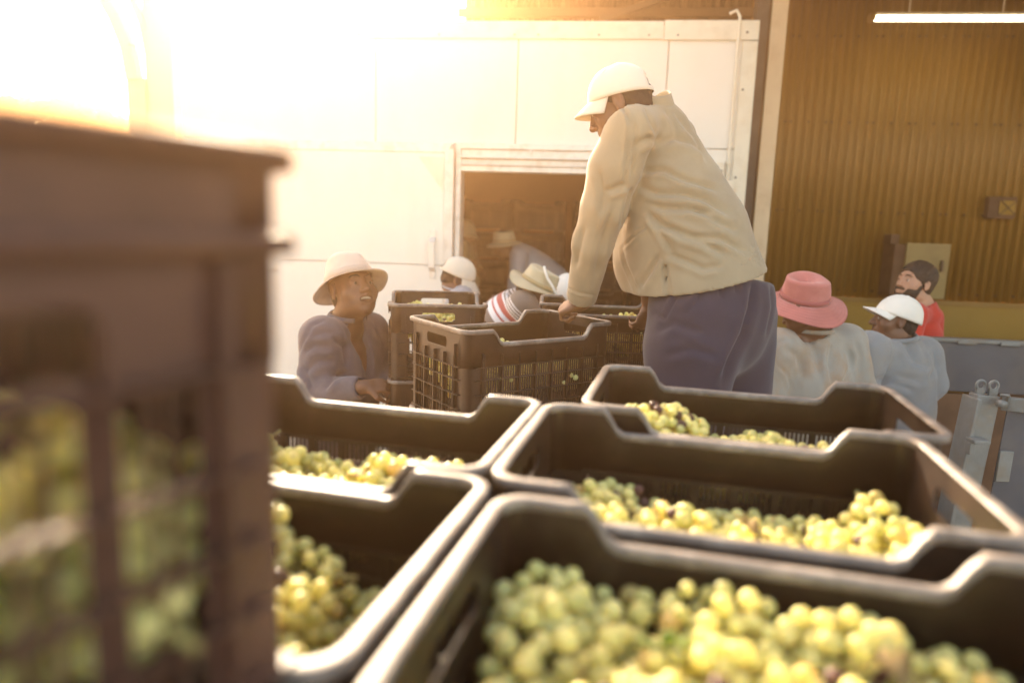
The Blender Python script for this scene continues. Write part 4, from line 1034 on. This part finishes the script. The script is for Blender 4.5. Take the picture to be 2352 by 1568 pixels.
    TL = [(z((600, 1090), (560, 1150), (520, 1230), (470, 1200)), .006, 4), (z((930, 1060), (915, 1180), (880, 1300), (820, 1420), (785, 1520)), .012, 8), (z((480, 1290), (560, 1250), (700, 1300)), .006, 9), (z((690, 1060), (670, 1140), (600, 1220)), .006, 8), (z((770, 1040), (780, 1140)), .005, 6), (z((850, 1040), (850, 1120)), .005, 6), (z((1010, 1060), (1020, 1180), (990, 1320)), .006, 6), (z((520, 1400), (640, 1370), (760, 1400)), .006, 9)]
    cloth('trousers', B, f_navy, root, TL, nz=.005, nsc=14, seed=7)
    for a_ in (aL, aR):
        b = SDF(V3(a_) - .25, V3(a_) + .25, .01); b.cone(a_ - Vv(-.03, 0, .045), a_ - Vv(.16, -.02, .048), .045, .040, .02); b.cut(a_ - Vv(0, 0, .088), (0, 0, -1)); P, Q = b.mesh(); link('shoe', npmesh('shoe', P - V3(root.location), Q), m_blk, root)
    wear(root, cap, HC, f_capw, 3, bill_down=.5, bl=.058)
standing_man()

def q7(*p): return [(716.6 + .1055 * a, 569.6 + .1055 * b) for a, b in p]      # fold lines measured on enlargements of the photograph
def q5(*p): return [((700 + a / 3.733) * .91875, (600 + b / 3.733) * .91875) for a, b in p]
def q6(*p): return [(1708.9 + .4102 * a, 514.5 + .4102 * b) for a, b in p]
# --- smiling man at the left
sR, sL = at(738, 776, 2.86), at(846, 760, 3.16)
HP1 = ((.63, -.68, .40), (-.28, .30, .92))
r1, H1 = person('smiling man in pale brimmed hat and faded blue work jacket, left of the crates', (at(808, 664, 3.0), (.63, -.68, .34), (-.24, .26, .93), 1.14), sL, sR, Vv(at(775, 900, 3.08).x, 3.08, .96),
    [(at(868, 850, 3.2), at(895, 900, 2.98)), (at(722, 905, 2.80), at(838, 888, 2.70), at(875, 885, 2.72), Vv(-.1, -.5, .8), .5)], f_blue, f_dark, bulk=1.22, hatf=HP1, loose=.024, vneck=True, smile=True, res=.010, hres=.0042, look=(.05, 1, -.12),
    lines=[(q5((150, 1090), (300, 800), (430, 740)), .006, 4), (q5((620, 760), (700, 900), (830, 1040), (850, 1200)), .007, 4), (q5((210, 1050), (330, 980), (500, 1000)), .012, 7), (q5((230, 1240), (350, 1130), (520, 1120)), .010, 7), (q5((480, 900), (600, 1000), (620, 1180)), .012, 7),
           (q5((400, 1400), (500, 1280), (640, 1240)), .012, 7), (q5((720, 1270), (770, 1350), (800, 1450)), .006, 3), (q5((300, 900), (420, 860), (520, 870)), .008, 6), (q5((640, 820), (600, 760)), .005, 4), (q5((870, 720), (920, 850), (970, 1000)), .007, 5), (q5((200, 1150), (260, 1290), (300, 1400)), .009, 7)])
wear(r1, bucket, onhead(H1, *HP1), f_hatb, f_hatd, br=.152, seed=4, h=.078, wav=.006, droop=.048, front=.55, rnd=1.0, dent=.004)

# --- pink hat, seen from behind
sL, sR = at(1788, 800, 2.98), at(1942, 790, 3.10)
HP2 = ((-.45, .35, .10), (.44, -.62, .60), 1.0, -.005)
r2, H2 = person('person in crumpled pink bucket hat and pale stained denim shirt, back turned', (at(1848, 704, 3.02), (-.50, .60, -.45), (.42, -.36, .84), 1.0), sL, sR, Vv(at(1862, 900, 3.06).x, 3.06, .96),
    [(at(1762, 905, 2.95), at(1742, 985, 3.0)), (at(1972, 900, 3.08), at(1960, 985, 3.1))], f_denim, f_dark, faceres=False, bulk=1.14, hatf=HP2, loose=.030, res=.010,
    lines=[(q6((175, 780), (240, 840), (270, 930)), .006, 3), (q6((360, 640), (400, 720), (430, 860)), .011, 8), (q6((500, 660), (480, 780), (500, 900)), .011, 8), (q6((590, 700), (600, 800), (560, 900)), .010, 7), (q6((240, 700), (300, 740), (330, 860)), .008, 7), (q6((430, 655), (540, 655)), .004, 3), (q6((140, 720), (200, 660), (260, 640)), .005, 4), (q6((620, 640), (650, 740), (640, 850)), .008, 6)])
wear(r2, bucket, onhead(H2, *HP2), f_pink, f_pinkd, br=.176, seed=12, h=.092, wav=.014, droop=.045, dent=.022)

# --- white cap, seen from behind, facing left
sL, sR = at(1994, 806, 3.20), at(2118, 816, 3.42)
HP3 = ((-.90, .20, .30), (.32, -.02, .92), 1.0)
r3, H3 = person('man in bright white cap and grey blue shirt, back turned, right of the pink hat', (at(2058, 734, 3.3), (-.93, .26, .06), (.08, 0, 1), .96), sL, sR, Vv(at(2068, 900, 3.36).x, 3.36, .96),
    [(at(1975, 880, 3.16), at(1985, 945, 3.3)), (at(2136, 880, 3.40), at(2085, 950, 3.45))], f_denim2, f_dark, bulk=1.18, hatf=HP3, loose=.032, res=.010,
    lines=[(q6((600, 640), (640, 700), (660, 820)), .009, 6), (q6((900, 660), (950, 760), (1060, 800)), .008, 8), (q6((720, 880), (860, 850), (1000, 880)), .010, 8), (q6((660, 900), (800, 880), (960, 930)), .008, 7), (q6((1060, 680), (1080, 780), (1040, 880)), .008, 7)])
wear(r3, cap, onhead(H3, *HP3), f_white, 5, bill_down=.25)

# --- bearded man in red
sL, sR = at(2098, 722, 3.85), at(2138, 730, 4.18)
r4, H4 = person('dark haired bearded man in red t-shirt standing behind the white cap, facing left', (at(2103, 649, 4.0), (-.94, -.24, .17), (.17, 0, 1), 1.02), sL, sR, Vv(at(2118, 860, 4.05).x, 4.05, .98),
    [(at(2085, 800, 3.8), at(2040, 790, 3.85)), (at(2140, 830, 4.2), at(2110, 880, 4.15))], f_red, f_dark, skin=m_skl, hairm=m_hairb, beard=True, short=True, bulk=1.0, loose=.014, res=.012, collar=False)

# --- cap with open back, by the door
HP5 = ((.90, .10, -.34), (.34, 0, .95))
r5, H5 = person('man in pale cap facing right in light blue shirt, below the open doorway', (at(1052, 638, 4.2), (.86, .10, -.42), (.42, 0, .9), 1.0), at(1062, 690, 4.32), at(1052, 692, 4.02), Vv(at(1015, 830, 4.2).x, 4.2, .95),
    [(at(1100, 770, 4.4), at(1130, 720, 4.4)), (at(1085, 765, 4.0), at(1120, 715, 4.05))], f_pale, f_dark, short=True, hatf=HP5, loose=.022, res=.012, hres=.006)
wear(r5, cap, onhead(H5, *HP5), f_capw, 8, bill_down=.9)

# --- striped shirt bending over
m_str = fabric('striped shirt cloth', (.22, .18, .15))
n = m_str.node_tree.nodes; l = m_str.node_tree.links; bs = n['Principled BSDF']; old = bs.inputs['Base Color'].links[0].from_socket
tc = n.new('ShaderNodeTexCoord'); sx = n.new('ShaderNodeSeparateXYZ'); l.new(tc.outputs['Object'], sx.inputs[0])
vm = n.new('ShaderNodeVectorMath'); vm.operation = 'DOT_PRODUCT'; l.new(tc.outputs['Object'], vm.inputs[0])
cr = n.new('ShaderNodeValToRGB'); cr.color_ramp.interpolation = 'CONSTANT'; e = cr.color_ramp.elements
e[0].position = 0; e[0].color = (1, 1, 1, 1); e[1].position = .99; e[1].color = (1, 1, 1, 1)
mr = n.new('ShaderNodeMapRange'); l.new(vm.outputs['Value'], mr.inputs[0]); l.new(mr.outputs[0], cr.inputs[0])
mx = n.new('ShaderNodeMixRGB'); l.new(cr.outputs['Alpha'], mx.inputs[0]); l.new(old, mx.inputs[1]); l.new(cr.outputs['Color'], mx.inputs[2]); l.new(mx.outputs[0], bs.inputs['Base Color'])
pel = at(1085, 800, 4.05); mid6 = at(1195, 690, 3.95)
W_, R_, G_ = (.85, .82, .82), (.48, .12, .10), (.22, .18, .15)
bands = [(0, G_, 0), (.20, W_, 1), (.30, R_, 1), (.335, W_, 1), (.40, R_, 1), (.50, W_, 1), (.53, G_, 0), (.555, W_, 1), (.585, G_, 0), (.61, W_, 1), (.64, G_, 0), (.665, W_, 1), (.69, G_, 0)]
for i, (p_, c_, a_) in enumerate(bands):
    el_ = e[0] if i == 0 else (e[1] if i == 1 else e.new(p_)); el_.position = p_; el_.color = (*c_, a_)
sp_ = (mid6 - pel).normalized(); vm.inputs[1].default_value = sp_[:]
c_lo = (Vector((pel.x, pel.y, 0)) - Vector((pel.x, pel.y, 0))); base6 = (pel - Vector((pel.x, pel.y, 0))).dot(sp_)
rel = lambda q: (q - Vector((pel.x, pel.y, 0))).dot(sp_)
b0, b1 = rel(at(1088, 722, 3.85)), rel(at(1178, 688, 3.78)); mr.inputs[1].default_value = b0; mr.inputs[2].default_value = b0 + (b1 - b0) / .69
HP6 = ((.85, -.12, -.40), (.40, -.10, .9))
r6, H6 = person('man in khaki hat with white cord bending over in shirt with red and white stripes', (at(1228, 668, 3.88), (.72, -.15, -.62), (.62, 0, .76), 1.0), at(1205, 694, 4.12), at(1200, 700, 3.80), pel,
    [(at(1250, 770, 4.15), at(1290, 800, 4.1)), (at(1240, 790, 3.85), at(1290, 810, 3.9))], m_str, f_dark, short=True, loose=.024, hatf=HP6, bulk=1.15, res=.012, hres=.006, feet=[Vv(-.28, 4.2, 0), Vv(-.24, 3.95, 0)])
wear(r6, bucket, onhead(H6, *HP6), f_khaki, f_ochre, br=.165, seed=22, h=.085, wav=.016, droop=.018)
b = MB(); b.tube([at(1250, 612, 3.80), at(1253, 625, 3.78), at(1258, 640, 3.77), at(1268, 655, 3.76), at(1276, 672, 3.76), at(1282, 684, 3.78)], .0075, 8)
cdm = b.build('hat_cord', f_white, r6, smooth=True); cdm.data.transform(Matrix.Translation(-r6.location))

# --- white cap mostly behind the gripping hand
r7, H7 = person('man bending down in a white cap, mostly hidden behind the gripping hand', (at(1302, 672, 4.5), (.3, -.5, -.8), (.2, -.65, .72), 1.0), at(1330, 712, 4.6), at(1290, 716, 4.5), Vv(at(1330, 800, 4.8).x, 4.8, .95),
    [(at(1330, 790, 4.5), at(1325, 780, 4.3)), (at(1290, 790, 4.4), at(1300, 790, 4.2))], f_pale, f_dark, loose=.02, res=.014, hres=.007, faceres=False)
wear(r7, cap, onhead(H7, (.2, -.6, -.5), (.15, -.45, .85)), f_white, 9)
# --- two inside the cold room
r8, H8 = person('person in ochre cap standing just inside the left door jamb in the dim cold room', (at(1070, 535, 6.7), (.75, -.6, -.25), (.2, -.1, 1), 1.0), at(1078, 568, 6.85), at(1060, 570, 6.55), Vv(at(1072, 640, 6.7).x, 6.7, 1.25),
    [(at(1085, 610, 6.9), at(1100, 620, 6.7)), (at(1060, 615, 6.45), at(1085, 605, 6.3))], f_ochre, f_dark, zf=.75, loose=.02, res=.014, hres=.007, faceres=False)
wear(r8, cap, H8, f_khaki, 10)
r9, H9 = person('person in ochre brimmed hat bending to the left inside the dim cold room', (at(1160, 566, 6.35), (-.85, -.25, -.40), (-.35, 0, .92), 1.0), at(1192, 585, 6.15), at(1200, 582, 6.5), at(1275, 645, 6.35),
    [(at(1185, 650, 6.1), at(1170, 700, 6.1)), (at(1200, 650, 6.55), at(1180, 690, 6.5))], f_pale, f_dark, zf=.75, loose=.024, res=.014, hres=.007)
wear(r9, bucket, onhead(H9, (-.90, -.25, -.10), (-.1, -.05, 1)), f_khaki, f_ochre, br=.16, seed=31, h=.09, droop=.03)
# ------------------------------------------------------------------ trailer under the load
UA = R(-13.9); tr = empty('load_trailer', (0, 0, 0), UA, 'flat farm trailer carrying the crates and the standing man', 'trailer')
b = MB(); x = -1.22
while x < .44: b.box(x, x + .135, -.7, 3.75, DECK - .045, DECK - .003); x += .14
b.build('deck', m_wood, tr)
b = MB()
for x in (-1.2, -.4, .38): b.box(x, x + .07, -.68, 3.73, DECK - .145, DECK - .047)
for y in (-.65, .5, 1.6, 2.7, 3.6): b.box(-1.19, .44, y, y + .06, DECK - .205, DECK - .147)
b.build('chassis', m_beamd, tr)
for y in (.9, 2.2):
    for x in (-1.25, .30):
        b = MB(); zz = Matrix(((0, 0, 1, 0), (1, 0, 0, y), (0, 1, 0, .22), (0, 0, 0, 1)))
        ci = [(math.cos(2 * PI * k / 28), math.sin(2 * PI * k / 28)) for k in range(28)]
        b.prism([(p[0] * .22, p[1] * .22) for p in ci], x, x + .17, zz); w_ = b.build('wheel', m_rubber, tr, bevel=.02)
        b = MB(); b.prism([(p[0] * .12, p[1] * .12) for p in ci], x - .006, x + .176, zz); b.build('rim', m_bluel, w_)
# ------------------------------------------------------------------ second trailer at the right
t2 = empty('blue_grey_trailer', (0, 0, 0), 0, 'blue grey steel dropside trailer at the right edge, in front of the ochre shed', 'trailer')
pA = Vector((2.25, 3.75)); dx = Vector((.9945, -.1045)); zt = at(2170, 785, 3.72).z; zm = at(2170, 897, 3.72).z
b = MB(); a0 = pA - dx * .35; a1 = pA + dx * 3.2
b.bar((a0.x, a0.y, (zt + zm) / 2), (a1.x, a1.y, (zt + zm) / 2), .03, zt - zm); b.build('upper_dropside', m_bluep, t2, bevel=.003)
b = MB(); b.bar((a0.x, a0.y, zt + .012), (a1.x, a1.y, zt + .012), .05, .022)
k = 0.1
while k < 3.1: p = a0 + dx * k; p2 = a0 + dx * (k + .1); b.bar((p.x, p.y - .03, zt + .004), (p2.x, p2.y - .03, zt + .004), .008, .02); k += .22
b.build('top_rail', m_bluel, t2, bevel=.003)
b = MB(); b.bar((a0.x, a0.y + .01, (zm + .55) / 2 - .008), (a1.x, a1.y + .01, (zm + .55) / 2 - .008), .03, zm - .55 - .016); b.build('lower_dropside', m_rusty, t2)
b = MB(); c0 = Vector((1.78, 2.45)); poly = [(c0.x, c0.y), (a1.x - .3, c0.y - .2), (a1.x, a1.y), (a0.x + .38, a0.y)]
b.prism(poly, .46, .54); b.build('deck', m_rusty, t2)
b = MB(); Yp = 2.45
q1 = at(2262, 905, Yp); q2 = at(2222, 1090, Yp); lean = Vector((q1.x - q2.x, 0, q1.z - q2.z)).normalized()
base = q2 - lean * ((q2.z - .54) / lean.z); top = q1
b.bar(base, top, .085, .05, up=(0, 1, 0)); b.bar(base + Vector((-.052, -.0, 0)), top + Vector((-.045, 0, -.01)), .016, .09, up=(0, 1, 0))
b.build('corner_post', m_bluel, t2, bevel=.004)
for k_ in (0, 1):
    b = MB(); cc = at(2253 + 24 * k_, 884, Yp); n_ = 18
    b.tube([cc + Vector((.016 * math.cos(2 * PI * i / n_), -.012 * k_, .017 * math.sin(2 * PI * i / n_))) for i in range(n_)], .0055, 8, closed=True)
    b.bar(cc + Vector((0, -.012 * k_, -.045)), cc + Vector((0, -.012 * k_, -.012)), .03, .012, up=(0, 1, 0)); b.build('lug', m_bluel, t2, smooth=False)
b = MB(); g0 = at(2300, 925, Yp - .02); g1 = at(2480, 945, Yp - .15)
b.bar(g0, g1, .03, .05); b.build('gate_top_rail', m_bluel, t2, bevel=.003)
b = MB(); h0 = at(2315, 930, Yp - .03); h1 = at(2285, 1085, Yp - .03)
gl = (h1 - h0); h1 = h0 + gl * ((h0.z - .56) / (h0.z - h1.z)); d_ = Vector((.9, -.3, 0))
b.add([h0, h1, h1 + d_, h0 + d_], [(0, 1, 2, 3)]); b.build('gate_panel', m_bluep, t2, solid=.008)
b = MB(); s0 = at(2312, 1035, Yp - .045); s1 = at(2300, 1105, Yp - .045); b.bar(s0, s1, .05, .012, up=(0, 1, 0)); b.build('gate_strap', m_bluel, t2, bevel=.003)
b = MB(); s0 = at(2238, 1012, Yp - .06); b.box(s0.x - .02, s0.x + .04, s0.y - .03, s0.y + .02, s0.z - .004, s0.z + .010); b.box(s0.x - .02, s0.x + .0, s0.y - .012, s0.y + .02, s0.z - .05, s0.z - .004)
b.build('latch', m_bluel, t2, bevel=.003)
b = MB(); s0 = at(2306, 920, Yp - .05); b.tube([s0 + Vector((-.016, 0, .02)), s0 + Vector((.0, -.02, .024)), s0 + Vector((.014, 0, .014)), s0 + Vector((.012, 0, -.028))], .006, 8)
b.tube([s0 + Vector((-.018, 0, -.008)), s0 + Vector((-.018, -.03, -.008))], .014, 10); b.build('hook', m_bluel, t2, smooth=True)
for sx_, sy_ in ((2.2, 2.7), (4.6, 2.5), (2.6, 3.5), (4.9, 3.3)):
    b = MB(); zz = Matrix(((0, 1, 0, sx_), (0, 0, 1, sy_), (1, 0, 0, .27), (0, 0, 0, 1))); ci = [(math.cos(2 * PI * k / 24) * .26, math.sin(2 * PI * k / 24) * .26) for k in range(24)]
    b.prism(ci, 0, .15, zz); b.build('wheel', m_rubber, t2, bevel=.02)

# ------------------------------------------------------------------ crates stacked inside the cold room
def inside_stack(x, y, a, n, z0, what):
    for k in range(n):
        cc = crate(x + rg.uniform(-.008, .008), y + rg.uniform(-.008, .008), z0 + k * CH, a + rg.uniform(-.02, .02),
                   'crate number %d from the floor in the %s stack inside the dim cold room' % (k + 1, what), group='crates stacked inside the cold room')
zi = .75
XI = [at(1110, 520, 8.0).x, at(1190, 520, 8.0).x, at(1285, 520, 8.0).x]
inside_stack(XI[0] + .05, 7.7, R(-6), 5, zi, 'leftmost'); inside_stack(XI[1] + .22, 7.75, R(-6), 5, zi, 'second'); inside_stack(XI[2] + .42, 7.65, R(-6), 5, zi, 'third')
inside_stack(XI[2] + 1.06, 7.6, R(-6), 4, zi, 'rightmost')

# ------------------------------------------------------------------ air volume added to give the veiling glare of the sun
m = bpy.data.materials.new('glare veil'); m.use_nodes = True; n = m.node_tree.nodes; n.remove(n['Principled BSDF'])
pv = n.new('ShaderNodeVolumePrincipled'); pv.inputs['Color'].default_value = HAZECOL; pv.inputs['Density'].default_value = HAZE
pv.inputs['Anisotropy'].default_value = HAZEG
m.node_tree.links.new(pv.outputs[0], n['Material Output'].inputs['Volume'])
b = MB(); b.box(-16, 15, -6, 25, -1.2, 6.2); hz = b.build('glare_haze', m); tag(hz, 'thin dusty sunlit air over the whole yard', None, None, 'stuff')
